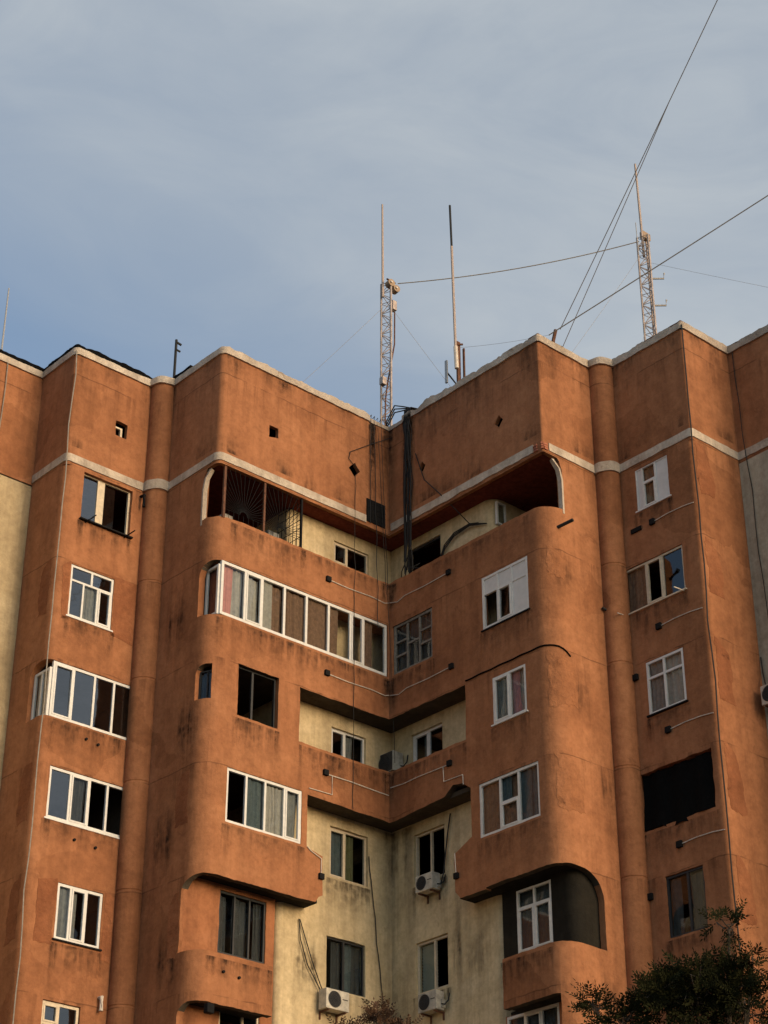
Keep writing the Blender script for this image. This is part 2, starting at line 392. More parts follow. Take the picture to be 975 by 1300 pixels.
BLD = empty('apartment_building', (0, 0, GROUND)); BLD_OFF = Matrix.Translation((0, 0, -GROUND))
tag(BLD, 'tall terracotta and beige apartment block with stepped wings meeting in an inner corner', 'building')
def own(o, parent=BLD):
    """parents a part to the building whose origin sits on the ground"""
    o.parent = parent
    if parent is BLD: o.matrix_parent_inverse = BLD_OFF
    return o

# ---- voids of the two projecting wings (one continuous skin through the inner corner)
J = lambda poly, amp=.012, seed=0.: rough_poly(poly, amp, .10, seed)
VO = [
    J(arch_both(sBL(.60), sA2(.66), 25.0, BAND + .2, .55, .62, .55, .62), .016, 1),
    J(arch_left(sBL(.56), sA(-.05), 22.21, 23.73, .5, .42), .006, 2),
    J(rect(sA(-4.95), sA(-3.69), 19.67, 21.04), .008, 3),
    J(arch_left(sBL(.50), sBL(.50) + .46, 19.93, 20.86, .30, .26), .006, 4),
    J(rect(sA(-3.0), sB(2.86), 19.53, 21.0), .012, 5),
    J(rect(sA(-5.17), sA(-2.86), 16.88, 18.25), .005, 6),
    J(rect(sB(3.26), sB(5.28), 16.82, 18.20), .006, 7),
    J(rect(sB(3.56), sB(5.19), 22.26, 23.74), .005, 8),
    J(rect(sB(.14), sB(1.68), 22.21, 23.65), .008, 9),
    J(rect(sB(3.84), sB(4.98), 19.58, 20.83), .006, 10),
    J(arch_left(sBL(.62), sA(-3.0), 13.71, 15.53, .75, .36), .012, 11),
    J(arch_right(sB(3.4), sA2(1.34), 13.74, 15.57, .72, .68), .012, 12),
    J(arch_left(sBL(.55), sA(-3.0), 10.95, 12.55, .5, .3), .012, 13),
    J(rect(sB(3.4), sB(5.66), 10.95, 12.58), .01, 14),
    # the open inner corner below the last balcony, with the two parapet ends hanging over it
    J([(sA(-3.64), BASE - .5), (sB(3.9), BASE - .5), (sB(3.88), 13.6), (sB(3.86), 15.50), (sB(2.55), 15.53), (sB(2.36), 15.72), (sB(2.35), 16.68), (sB(2.98), 16.95), (sB(2.97), 18.2),
       (sB(2.7), 18.42), (sB(2.35), 18.46), (sB(2.05), 18.24), (sB(.3), 18.15), (sA(-.2), 18.17), (sA(-2.69), 18.21), (sA(-2.68), 16.87), (sA(-2.18), 16.74), (sA(-2.16), 15.76), (sA(-2.28), 15.70), (sA(-2.37), 15.55), (sA(-3.58), 15.50), (sA(-3.6), 13.7)], .010, 15),
]
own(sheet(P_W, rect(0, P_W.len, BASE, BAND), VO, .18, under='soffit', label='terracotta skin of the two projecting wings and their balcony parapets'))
# left and right stepped bays
sL = lambda u: P_L2.near(u, YL1); sLs = lambda y: P_L2.near(XL2, y)
own(sheet(P_L2, rect(0, P_L2.len, BASE, BAND), [
    J(rect(sL(-8.2), sL(-6.68), 25.06, 26.46), .006, 20), J(rect(sL(-8.33), sL(-7.03), 22.25, 23.71), .005, 21),
    J(arch_left(sLs(3.38), sL(-6.17), 19.46, 20.95, .4, .34), .008, 22), J(rect(sL(-8.42), sL(-6.14), 16.92, 18.23), .006, 23),
    J(rect(sL(-7.92), sL(-6.67), 14.10, 15.45), .006, 24), J(rect(sL(-8.06), sL(-7.05), 11.3, 12.68), .006, 25)], .2, label='terracotta skin of the stepped left bay'))
sR = lambda v: P_R2.near(XR1, -v); sRs = lambda x: P_R2.near(x, YR2)
own(sheet(P_R2, rect(0, P_R2.len, BASE, BAND), [
    J(rect(sR(6.86), sR(7.95), 25.22, 26.42), .005, 30), J(rect(sR(6.18), sR(8.19), 22.46, 23.72), .006, 31), J(rect(sR(6.76), sR(7.94), 19.55, 20.97), .005, 32),
    J(rect(sR(6.31), sR(8.53), 16.70, 18.16), .014, 33), J(rect(sR(6.86), sR(8.0), 14.0, 15.47), .008, 34)], .2, label='terracotta skin of the stepped right bay'))
own(sheet(P_L3, rect(0, P_L3.len, BASE, BAND + .04), [], .2, mat='beige_end', label='pale beige end wall beyond the left bay'))
own(sheet(P_R3, rect(0, P_R3.len, BASE, BAND), [], .2, mat='beige_grey', label='grey beige end wall beyond the right bay'))
# set-back beige wall in the inner corner
sbA = lambda u: P_B.near(u, DB); sbB = lambda v: P_B.near(DB, -v)
own(sheet(P_B, rect(0, P_B.len, BASE, BAND), [
    J(rect(sbA(-1.42), sbA(-.17), 25.45, 26.1), .004, 40), J(rect(sbA(-1.41), sbA(-.24), 19.7, 20.62), .004, 41), J(rect(sbA(-1.41), sbA(-.15), 16.6, 17.92), .006, 42), J(rect(sbA(-1.47), sbA(-.22), 13.78, 15.08), .008, 43),
    J(rect(sbB(.05), sbB(1.37), 25.2, 26.22), .006, 44), J(rect(sbB(.12), sbB(1.32), 19.7, 20.70), .004, 45), J(rect(sbB(.2), sbB(1.33), 16.62, 17.93), .006, 46), J(rect(sbB(.24), sbB(1.39), 13.8, 15.1), .006, 47)],
    .2, mat='beige', label='set-back beige wall of the inner corner'))
# attic storey
sT = lambda x, y: P_ATT.near(x, y)
def diamond(s, z, a, b): return [(s - a, z), (s, z - b), (s + a, z), (s, z + b)]
own(sheet(P_ATT, rect(0, P_ATT.len, BAND, TOP + .1), [
    J([(sT(-4.27, 0), 27.93), (sT(-3.95, 0), 27.99), (sT(-3.96, 0), 28.3), (sT(-4.27, 0), 28.3)], .012, 50), J(diamond(sT(-1.26, 0), 28.12, .2, .24), .02, 51),
    J(rect(sT(-7.36, YL1), sT(-7.0, YL1), 27.93, 28.4), .012, 52), J(diamond(sT(0, -4.37), 28.12, .16, .2), .01, 53), J(diamond(sT(0, -1.37), 28.09, .14, .18), .01, 54)], .12, label='terracotta attic storey under the coping'))
# rounded service pilasters in the two step corners, jointed storey by storey
for cx, cy, lab in ((XL - .1, YL1 - .1, 'rounded pilaster in the left step'), (XR1 - .1, YR - .1, 'rounded pilaster in the right step')):
    mb = MB(); zs = [BASE] + [7.3 + 2.757 * k for k in range(8)] + [TOP + .08]
    n = 28
    pr = []
    for a, b in zip(zs, zs[1:]): pr += [(a + .012, .345), (a + .03, .36), (b - .03, .36), (b - .012, .345)]
    for z, r in pr:
        for j in range(n):
            t = 2 * math.pi * j / n; mb.v.append((cx + r * math.cos(t), cy + r * math.sin(t), z))
    for k in range(len(pr) - 1):
        for j in range(n): mb.f.append((k * n + j, k * n + (j + 1) % n, (k + 1) * n + (j + 1) % n, (k + 1) * n + j))
    o = own(mb.build('pilaster', 'terracotta', smooth=True)); o['label'] = lab
# white string course and coping
s_l = sT(XL2, YL2) + .02
def split_band(z0, z1, dout, din, name, mat, jt, jb, jd, start, end, seed):
    own(strip(P_ATT, start, end, z0, z1, dout, din, name, mat, None, jt, jb, jd, .085, seed))
split_band(26.59, 26.82, .03, -.06, 'string_course', 'white_trim', .012, .018, .012, s_l, sT(-.85, 0), 1)
split_band(26.59, 26.82, .03, -.06, 'string_course', 'white_trim', .012, .05, .012, sT(0, -.1), sT(0, -5.58), 2)
split_band(26.59, 26.82, .03, -.06, 'string_course', 'white_trim', .012, .02, .012, sT(.22, YR), P_ATT.len, 3)
split_band(TOP, TOP + .20, .05, -.34, 'coping', 'white_trim', .04, .012, .01, 0, sT(XL, .1), 4)
split_band(TOP, TOP + .21, .05, -.34, 'coping', 'coping', .12, .02, .02, sT(XL, .1) + .004, sT(-.75, 0), 5)
split_band(TOP - .02, TOP + .10, .03, -.3, 'coping', 'coping', .05, .03, .02, sT(-.75, 0) + .004, sT(0, -.6), 6)
split_band(TOP, TOP + .21, .05, -.34, 'coping', 'coping', .16, .02, .02, sT(0, -.6) + .004, sT(0, -5.86), 7)
split_band(TOP, TOP + .22, .05, -.34, 'coping', 'coping', .10, .02, .015, sT(0, -5.86) + .004, P_ATT.len, 8)
for cx, cy, mt, sg in ((XL - .1, YL1 - .1, 'white_trim', 1), (XR1 - .1, YR - .1, 'coping', -1)):
    for z0, z1, r, nm in ((26.57, 26.85, .40, 'string_course'), (TOP, TOP + .21, .42, 'coping')):
        mb = MB(); n = 26
        for rr, z in ((r - .12, z0), (r, z0), (r, z1), (r - .12, z1)):
            for j in range(n):
                t = 2 * math.pi * j / n; e = .012 * noise.noise(Vector((math.cos(t) * 2, math.sin(t) * 2, z)))
                mb.v.append((cx + (rr + e) * math.cos(t), cy + (rr + e) * math.sin(t), z + e))
        for k in range(3):
            for j in range(n): mb.f.append((k * n + j, k * n + (j + 1) % n, (k + 1) * n + (j + 1) % n, (k + 1) * n + j))
        mb.f.append(tuple(3 * n + j for j in range(n)))
        own(mb.build(nm, mt if nm == 'coping' else 'white_trim', smooth='fix'))
# tar felt turned up over the coping, left part and right bay
split_band(TOP + .205, TOP + .36, .0, -.5, 'roof_felt', 'tar', .075, .02, .05, sT(-19, YL2), sT(XL, 1.5), 9)
split_band(TOP + .20, TOP + .29, -.02, -.5, 'roof_felt', 'rust', .035, .0, .03, sT(XR1, -7.2), sT(XR2, -9.6), 10)
split_band(TOP + .18, TOP + .27, .0, -.4, 'roof_felt', 'rust', .03, .0, .03, sT(0, -5.55), sT(.12, YR), 11)
# broken corner of the string course: bare bricks
for k in range(9):
    x = -.05 + .035 * (k % 3) + (.05 if k > 5 else 0); 
    own(MB().box(-.07, .07, -.035, .035, -.028, .028).build('brick', 'brick_red', loc=((-.005, .03, .10)[k % 3], YR + (.22, .03, .0)[k % 3] + .01 * (k // 3), 26.60 + .075 * (k // 3)), rz=R((88, 47, 4)[k % 3] + random.uniform(-9, 9)), bevel=.006))
# roof, floors, party walls, rear walls: they keep the rooms dark
def slab(poly, z0, z1, name, mat, label=None):
    mb = MB(); n = len(poly)
    mb.v = [(x, y, z) for z in (z0, z1) for x, y in poly]
    mb.f = [tuple(range(n))[::-1], tuple(range(n, 2 * n))] + [(i, (i + 1) % n, n + (i + 1) % n, n + i) for i in range(n)]
    o = own(mb.build(name, mat, smooth='fix'));
    if label: o['label'] = label
    return o
t = .16
inner = [(-18.9, YL2 + t), (XL2 + t, YL2 + t), (XL2 + t, YL1 + t), (XL + t, YL1 + t), (XL + t, t), (t, t), (t, YR + t), (XR1 + t, YR + t), (XR1 + t, YR2 + t), (XR2 + t, YR2 + t), (XR2 + t, -12.3)]
rear = [(14, -12.3), (14, 14), (-18.9, 14)]
low = inner[:4] + [(XL + t, t), (-2.2, t), (-2.2, .78), (.78, .78), (.78, -2.36), (t, -2.36), (t, YR + t)] + inner[7:] + rear
low2 = inner[:4] + [(XL + t, t), (-3.65, t), (-3.65, .72), (-3.1, .78), (.78, .78), (.78, -3.3), (.74, -3.9), (t, -3.9), (t, YR + t)] + inner[7:] + rear
slab(inner + rear, 29.35, 29.55, 'roof', 'tar')
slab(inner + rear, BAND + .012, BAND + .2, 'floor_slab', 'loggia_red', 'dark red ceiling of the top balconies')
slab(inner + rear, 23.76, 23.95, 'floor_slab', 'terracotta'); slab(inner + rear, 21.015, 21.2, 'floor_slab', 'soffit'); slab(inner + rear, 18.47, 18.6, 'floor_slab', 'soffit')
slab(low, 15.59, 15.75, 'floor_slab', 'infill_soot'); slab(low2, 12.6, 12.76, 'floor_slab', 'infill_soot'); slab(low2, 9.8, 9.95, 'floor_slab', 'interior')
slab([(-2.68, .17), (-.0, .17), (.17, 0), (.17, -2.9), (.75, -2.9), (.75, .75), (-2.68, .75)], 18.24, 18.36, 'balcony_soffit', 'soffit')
pw = MB()
pw.box(-18.8, -3, 7.2, 7.3, BASE, 29.3).box(7.2, 7.3, -12.2, -3, BASE, 29.3).box(-3, 7.2, 6.9, 7.0, BASE, 29.3).box(6.9, 7.0, -3, 6.9, BASE, 29.3)
pw.box(XL + .02, XL + .14, 2.9, 7.2, BASE, 26.4).box(2.9 - .3, 7.2, YR + .02, YR + .14, BASE, 26.4)
own(pw.build('inner_wall', 'interior'))
rw = MB(); rw.box(-19, 14.2, 14, 14.2, BASE, TOP).box(14, 14.2, -12.4, 14, BASE, TOP).box(-19.2, -19, YL2, 14.2, BASE, TOP).box(XR2, 14.2, -12.6, -12.4, BASE, TOP)
own(rw.build('rear_wall', 'beige_grey'))
# infill walls closing the lower loggias (set back behind the parapets)
P_IA = Path([(XL + .02, 2.3), (XL + .02, .6), (-3.1, .6), (-3.1, 1.4)], [0, .10, .06, 0], 8)
iA = lambda u: P_IA.near(u, .6)
own(sheet(P_IA, rect(0, P_IA.len, 10.0, 15.6), [J(rect(iA(-4.78), iA(-3.39), 13.95, 15.46), .008, 60), J(rect(iA(-4.66), iA(-3.5), 11.2, 12.7), .006, 61)], .15, mat='infill_terracotta', label='terracotta infill wall set back under the left balcony'))
P_IB = Path([(1.4, -3.34), (.6, -3.34), (.6, YR + .2), (2.2, YR + .2)], [0, 0, .35, 0], 8)
iB = lambda v: P_IB.near(.6, -v)
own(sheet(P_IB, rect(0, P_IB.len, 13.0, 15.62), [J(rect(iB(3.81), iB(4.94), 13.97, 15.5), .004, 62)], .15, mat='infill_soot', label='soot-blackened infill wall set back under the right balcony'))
own(sheet(P_IB, rect(0, P_IB.len, 10.0, 12.62), [J(rect(iB(3.38), iB(5.03), 11.3, 12.62), .004, 63)], .15, mat='infill_terracotta'))
# ---- rough bricked-up arches and re-rendered patches, a few millimetres proud
def patch(path, poly, mat='terracotta_patch', amp=.03, seed=0., d=.007): own(sheet(path, rough_poly(poly, amp * 1.5, .05, seed), [], .012, d, 'infill_patch', mat))
for k, h in enumerate((26.42, 23.70, 20.97, 18.24, 15.53, 12.75)):
    z0 = h - (1.4, 1.5, 1.62, 1.6, 1.55, 1.6)[k]
    patch(P_R2, arch_right(sRs((2.52, 2.55, 2.56, 2.55, 2.58, 2.58)[k]), sRs(3.12), z0, h, .5, 1.0), seed=k * 3.)
for k, h in enumerate((23.75, 20.95, 18.3, 15.45, 12.7)):
    if k != 1: patch(P_L2, arch_left(sLs(3.35), sLs(2.9), h - 1.5, h, .36, .6), seed=20 + k)
patch(P_W, arch_right(sA2(.02) - .1, sA2(.78), 19.55, 20.98, .62, .9), mat='terracotta_rough', seed=31., amp=.035)
patch(P_W, arch_right(sA2(.0) - .05, sA2(.85), 16.9, 18.25, .62, .8), mat='terracotta_rough', seed=32., amp=.035)
patch(P_W, arch_right(sA2(.0) - .05, sA2(.55), 23.0, 23.85, .45, .4), mat='terracotta_rough', seed=33., amp=.04)
patch(P_W, arch_left(sBL(1.0), sBL(.55), 16.8, 18.2, .35, .5), seed=34.)
patch(P_W, arch_left(sBL(1.05), sBL(.66), 13.6, 15.2, .3, .5), seed=35.)
for poly, sd_ in (([(sL(-8.5), 22.1), (sL(-8.36), 22.15), (sL(-8.36), 23.74), (sL(-6.35), 23.8), (sL(-6.3), 22.05), (sL(-7.0), 22.1), (sL(-7.01), 23.73), (sL(-8.37), 23.76), (sL(-8.6), 23.55)], 36.),
                  ([(sL(-6.62), 13.85), (sL(-6.33), 13.8), (sL(-6.33), 15.4), (sL(-6.62), 15.5)], 37.), ([(sL(-8.45), 13.95), (sL(-7.97), 13.95), (sL(-7.97), 15.5), (sL(-8.45), 15.4)], 38.)):
    patch(P_L2, poly, seed=sd_, amp=.015)

# ---- rain and soot stains, and painted inner-corner shade, as thin films on the render
m_, N_, L_2, b_ = nmat('grime_shade')
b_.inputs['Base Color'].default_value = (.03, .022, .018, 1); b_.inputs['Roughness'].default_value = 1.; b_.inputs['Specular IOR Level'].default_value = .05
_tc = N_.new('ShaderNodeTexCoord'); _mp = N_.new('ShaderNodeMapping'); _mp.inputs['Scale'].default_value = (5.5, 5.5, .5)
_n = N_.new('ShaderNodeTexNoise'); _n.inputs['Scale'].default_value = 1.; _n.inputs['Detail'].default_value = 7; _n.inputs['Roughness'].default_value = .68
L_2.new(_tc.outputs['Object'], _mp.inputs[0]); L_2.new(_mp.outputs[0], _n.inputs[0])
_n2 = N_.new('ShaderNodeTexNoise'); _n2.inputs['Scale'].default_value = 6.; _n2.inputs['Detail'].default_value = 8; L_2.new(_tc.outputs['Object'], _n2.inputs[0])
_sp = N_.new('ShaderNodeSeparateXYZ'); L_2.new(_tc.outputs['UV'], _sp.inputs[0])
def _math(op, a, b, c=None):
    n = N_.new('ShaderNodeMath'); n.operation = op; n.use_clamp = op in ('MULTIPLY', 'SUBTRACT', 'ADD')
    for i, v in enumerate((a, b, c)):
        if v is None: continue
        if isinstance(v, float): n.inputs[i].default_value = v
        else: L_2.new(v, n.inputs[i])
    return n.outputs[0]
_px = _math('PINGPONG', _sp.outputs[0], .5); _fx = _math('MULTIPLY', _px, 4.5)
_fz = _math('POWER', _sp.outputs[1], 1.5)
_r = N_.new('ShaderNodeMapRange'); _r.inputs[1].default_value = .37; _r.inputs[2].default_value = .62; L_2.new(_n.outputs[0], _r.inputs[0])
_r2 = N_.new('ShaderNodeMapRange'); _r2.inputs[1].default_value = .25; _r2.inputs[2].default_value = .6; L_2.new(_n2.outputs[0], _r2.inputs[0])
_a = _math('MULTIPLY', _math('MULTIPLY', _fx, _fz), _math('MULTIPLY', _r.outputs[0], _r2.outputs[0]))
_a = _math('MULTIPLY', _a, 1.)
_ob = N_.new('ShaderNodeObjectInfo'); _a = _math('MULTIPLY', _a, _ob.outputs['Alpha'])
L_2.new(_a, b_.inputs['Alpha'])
def run(path, s0, s1, ztop, length, strength=.8, up=False, d=.005, free=False):
    """a film of stain or painted shade hanging below (or climbing above) an edge"""
    q = sorted({s0, s1, *[a for a in path.s if s0 < a < s1]}); mb = MB(); uv = []
    for a in q:
        p = path.at(a, d)
        rows = ((ztop - length, 0.), (ztop - length * .45, 1.), (ztop, 0.)) if free else ((ztop - length, 0.), (ztop, 1.))
        for z, v in rows:
            mb.v.append((p.x, p.y, z)); uv.append(((a - s0) / (s1 - s0), 1 - v if up else v))
    m = len(rows)
    for k in range(len(q) - 1):
        for j in range(m - 1): mb.f.append((m * k + j, m * k + m + j, m * k + m + j + 1, m * k + j + 1))
    o = own(mb.build('grime_shade_film', 'grime_shade')); ul = o.data.uv_layers.new(name='UVMap')
    for lp in o.data.loops: ul.data[lp.index].uv = uv[lp.vertex_index]
    o.color = (1, 1, 1, strength)
rs = random.Random(3)
for pth, f, lst in ((P_L2, sL, ((-8.2, -6.68, 25.0), (-8.33, -7.03, 22.2), (-8.5, -6.17, 19.42), (-8.42, -6.14, 16.88), (-7.92, -6.67, 14.02))),
                    (P_W, sA, ((-5.3, -3.0, 24.9), (-5.6, -.1, 22.15), (-4.95, -3.69, 19.6), (-5.17, -2.86, 16.82), (-5.4, -3.7, 13.6), (-2.9, -.1, 19.45), (-3.0, -.1, 24.95))),
                    (P_W, sB, ((3.56, 5.19, 22.2), (.14, 1.68, 22.15), (3.84, 4.98, 19.5), (3.26, 5.28, 16.76), (3.9, 5.4, 13.65), (.1, 2.8, 19.45), (.2, 5.2, 24.9))),
                    (P_R2, sR, ((6.86, 7.95, 25.15), (6.18, 8.19, 22.4), (6.76, 7.94, 19.48), (6.31, 8.53, 16.62), (6.86, 8.0, 13.95))),
                    (P_B, sbA, ((-1.41, -.15, 16.55), (-1.47, -.22, 13.75))), (P_B, sbB, ((.2, 1.33, 16.55), (.24, 1.39, 13.75)))):
    for a, b, z in lst:
        run(pth, f(a) - .12, f(b) + .12, z, rs.uniform(.6, 1.15), rs.uniform(.45, .8))
        for e in (a, b):           # heavier drips at the sill ends
            w2 = rs.uniform(.08, .16); run(pth, f(e) - w2, f(e) + w2, z, rs.uniform(.5, 1.2), rs.uniform(.5, .9), d=.007)
for x0, x1, x_, y_ in ((XL, 0, None, 0), (0, YR, 0, None), (XL2, XL, None, YL1), (YR, YR2, XR1, None), (0, XR1, None, YR), (XR1, XR2, None, YR2), (YL1, 0, XL, None)):   # under the coping and the string course
    a = sT(x0, y_) if y_ is not None else sT(x_, x0); b = sT(x1, y_) if y_ is not None else sT(x_, x1)
    n = max(2, int(abs(b - a) / .9)); 
    for k in range(n):
        c0 = a + (b - a) * (k + rs.uniform(-.2, .3)) / n; c1 = c0 + rs.uniform(.5, 1.3)
        run(P_ATT, max(a + .02, c0), min(b - .02, c1), TOP - .01, rs.uniform(.5, 1.6), rs.uniform(.35, .75))
        if rs.random() < .6: run(P_ATT, max(a + .02, c0), min(b - .02, c1), 27.6, rs.uniform(.5, .75), rs.uniform(.4, .8), up=True)
# rust and soot where the roof cables come over the inner corner
for a, b, ln, st in ((sT(-.8, 0), sT(-.42, 0), 3.2, 1.), (sT(-.7, 0), sT(-.5, 0), 2.4, 1.), (sT(0, -.5), sT(0, -1.15), 3.3, 1.), (sT(0, -.62), sT(0, -1.02), 3.3, 1.), (sT(0, -.68), sT(0, -.96), 3.3, 1.), (sT(-.32, 0), sT(0, -.3), 3.3, .9)):
    run(P_ATT, a, b, TOP - .02, ln, st, d=.009 + .002 * st * (b - a))
run(P_B, sbB(1.5), sbB(1.9), 15.8, 2.4, 1., free=True); run(P_B, sbB(2.0), sbB(2.9), 15.2, 2.2, .7, free=True); run(P_B, sbA(-2.5), sbA(-1.7), 15.2, 2.0, .7, free=True)
run(P_B, sbA(.2), sbB(.2), 18.2, 3.0, .8); run(P_B, sbA(.0), sbB(.0), 15.4, 2.6, .7, up=True)  # corner shade painted with the grime, down the beige inner angle
run(P_W, sA(-.35), sB(.35), 24.95, 1.2, .9, d=.009); run(P_W, sA(-.3), sB(.3), 22.1, 1.1, .9, d=.009); run(P_W, sA(-.3), sB(.3), 19.5, 1.2, .9, d=.009)  # painted corner shade mixed with grime, below each parapet top
for yb, ztop in ((1.9, 23.4), (1.2, 20.3), (1.9, 17.6), (1.5, 14.6)): run(P_W, sBL(yb), sBL(yb - .9), ztop, 2.2, .9, free=True)
for x_, ztop in ((.2, 24.0), (.6, 20.9), (1.4, 18.6), (1.0, 13.5)): run(P_W, sA2(x_), sA2(x_ + .7), ztop, 1.9, .6, free=True)
# ---------------------------------------------------------------- windows
def A(u, y, z): return ((u, y, z), 0.)
def B(x, v, z): return ((x, -v, z), -math.pi / 2)
def curtain(x0, x1, z0, z1, y, folds=7., amp=.022):
    """gathered cloth: fold depth and spacing wander, the free edge leans, the hem is uneven"""
    mb = MB(); n = max(8, int((x1 - x0) / .022)); ph = random.uniform(0, 60); m = 6
    folds = random.uniform(3.5, 8.); lean = random.uniform(-.10, .10) * (x1 - x0); short = random.uniform(0, .05) * (z1 - z0); amp *= random.uniform(.6, 1.3)
    for k in range(n + 1):
        f = k / n
        for j in range(m + 1):
            g_ = j / m; z = z0 + short * (1 - g_) + (z1 - z0 - short) * g_ + (.02 * noise.noise(Vector((f * 5, ph, 2))) if j == 0 else 0)
            x = x0 + (x1 - x0) * f + lean * f * (1 - g_)
            q = (x + .06 * noise.noise(Vector((x * 3 + ph, g_ * 1.5, 0)))) * folds * 6.28
            mb.v.append((x, y + amp * (math.sin(q + ph) * (.5 + .8 * abs(noise.noise(Vector((x * 4, ph, 5))))) + .4 * math.sin(q * 2.3 + ph * 2)), z))
    for k in range(n):
        for j in range(m): mb.f.append((k * (m + 1) + j, (k + 1) * (m + 1) + j, (k + 1) * (m + 1) + j + 1, k * (m + 1) + j + 1))
    return mb
CURT = {'W': 'cloth_white', 'B': 'cloth_brown', 'P': 'cloth_pink', 'G': 'cloth_blue', 'Y': 'cloth_grey', 'R': 'cloth_rose', 'D': 'cloth_red', 'O': 'cloth_olive', 'N': 'cloth_dark'}
def window(place, w_, h, cols, fr=.065, mull=.06, dep=.07, inset=.05, mat='white_frame', sill=None, label=None, bars=None, panes=None, edges='tblr', sillmat=None):
    """frame mesh is the window; its panes, sashes, curtains, blinds and sill are sub-parts.
    cols = [(share, [(share, code) from the bottom up])]; code: g glass, o open, p panel, t teal film, l blind, *adds a sash, c? glass with a curtain"""
    loc, rz = place
    f = MB(); y0, y1 = inset, inset + dep
    if 'l' in edges: f.box(0, fr, y0, y1, 0, h)
    if 'r' in edges: f.box(w_ - fr, w_, y0, y1, 0, h)
    if 't' in edges: f.box(fr, w_ - fr, y0 + .002, y1 - .002, h - fr, h)
    if 'b' in edges: f.box(fr, w_ - fr, y0 + .002, y1 - .002, 0, fr)
    cells = []
    if bars is None:
        tot = sum(c[0] for c in cols); iw = w_ - 2 * fr - mull * (len(cols) - 1); x = fr
        for i, (sh, rows) in enumerate(cols):
            cw = iw * sh / tot
            if i: f.box(x - mull, x, y0 + .004, y1 - .004, fr, h - fr)
            rt_ = sum(r[0] for r in rows); ih = h - 2 * fr - mull * (len(rows) - 1); z = fr
            for j, (rs, code) in enumerate(rows):
                ch = ih * rs / rt_
                if j: f.box(x, x + cw, y0 + .006, y1 - .006, z - mull, z)
                cells.append((x, x + cw, z, z + ch, code)); z += ch + mull
            x += cw + mull
    else:
        for b in bars: f.box(b[0], b[1], y0 + .004, y1 - .004, b[2], b[3])
        cells = panes
    root = own(f.build('window', mat, loc=loc, rz=rz))
    if label: root['label'] = label
    ym = (y0 + y1) / 2
    for x0, x1, z0, z1, code in cells:
        if '*' in code:
            q = .038; sh = MB().box(x0, x0 + q, y0 - .012, y1 - .02, z0, z1).box(x1 - q, x1, y0 - .012, y1 - .02, z0, z1).box(x0 + q, x1 - q, y0 - .010, y1 - .022, z1 - q, z1).box(x0 + q, x1 - q, y0 - .010, y1 - .022, z0, z0 + q)
            sh.build('sash', mat, root); x0 += q; x1 -= q; z0 += q; z1 -= q; code = code.replace('*', '')
        if code == 'o': continue
        if code == 'p':
            MB().box(x0, x1, ym - .01, ym + .01, z0, z1).build('panel', 'white_panel', root); continue
        e = .004
        hx, hz = (x1 - x0) / 2 + e, (z1 - z0) / 2 + e
        pn = MB().box(-hx, hx, -.004, .004, -hz, hz).build('pane', 'glass_teal' if code == 't' else 'glass_clear' if code[0] in 'cl' else 'glass', root, loc=((x0 + x1) / 2, ym, (z0 + z1) / 2))
        pn.rotation_euler = (random.uniform(-.02, .02), 0, random.uniform(-.02, .02))
        if code[0] == 'c':
            for k, ch in enumerate(code[1:]):
                n = len(code) - 1
                if ch == '-': continue
                curtain(x0 + (x1 - x0) * k / n - .02, x0 + (x1 - x0) * (k + 1) / n + .015, z0 - .03, z1 + .03, y1 + .03 + .03 * k).build('curtain', CURT[ch], root, smooth=True)
        if code == 'l':
            b = MB(); n = int((z1 - z0) / .075)
            for k in range(n):
                z = z0 + (z1 - z0) * k / n; b.quad((x0, y1 + .07, z), (x1, y1 + .07, z), (x1, y1 + .04, z + .07), (x0, y1 + .04, z + .07)); b.quad((x0, y1 + .04, z + .07), (x1, y1 + .04, z + .07), (x1, y1 + .07, z + .075), (x0, y1 + .07, z + .075))
            b.build('blind', 'blind', root)
    if sill:
        MB().box(-.05, w_ + .05, -sill, y0 - .002, -.045, -.008).build('sill', sillmat or mat, root)
    return root
g = [(1, 'g')]
# left bay, top to bottom
wa = window(A(-8.2, YL1, 25.07), 1.52, 1.39, None, fr=.06, inset=.10, mat='cream_frame', sill=.10, sillmat='black_paint', edges='lr', bars=[(.06, 1.46, 1.365, 1.39), (.06, 1.46, 0, .03), (.50, .60, .03, 1.365), (.60, .72, .03, 1.365)], panes=[(.06, .50, .0, 1.39, 'g'), (.72, 1.06, .0, 1.39, 'g')], label='cream framed window with one sash slid open')
window(A(-8.33, YL1, 22.26), 1.30, 1.45, None, inset=.03, sill=.03, bars=[(.065, 1.235, 1.0, 1.055), (.62, .68, 1.055, 1.385), (.40, .45, .065, 1.0), (.83, .89, .065, 1.0)],
       panes=[(.065, .62, 1.055, 1.385, 'g'), (.68, 1.235, 1.055, 1.385, 'g'), (.065, .40, .065, 1.0, 'g'), (.45, .83, .065, 1.0, 'cY'), (.89, 1.235, .065, 1.0, 'g*')], label='white window of two top lights over three')
window(A(-8.58, YL1 - .02, 19.47), 2.40, 1.46, [(24, [(1, 'g*')]), (26, g), (24, g), (24, g)], inset=.03, label='white four-light window turning the bay corner')
window(((-8.68, 3.36, 19.47), -math.pi / 2), .68, 1.28, [(1, [(1, 'cW')]), (1, g)], inset=.02, label='narrow return light of the corner window')
window(A(-8.42, YL1, 16.93), 2.27, 1.29, [(25, g), (23, [(1, 'cN*')]), (22, [(1, 'o')]), (24, [(1, 'o')])], inset=.02, sill=.02, label='white four-light window with two lights standing open')
window(A(-7.92, YL1, 14.11), 1.25, 1.33, [(10, [(1, 'cY')]), (13, [(1, 'cY-*')]), (12, g)], inset=.02, sill=.05, sillmat='black_paint', label='white three-light window with patterned lace')
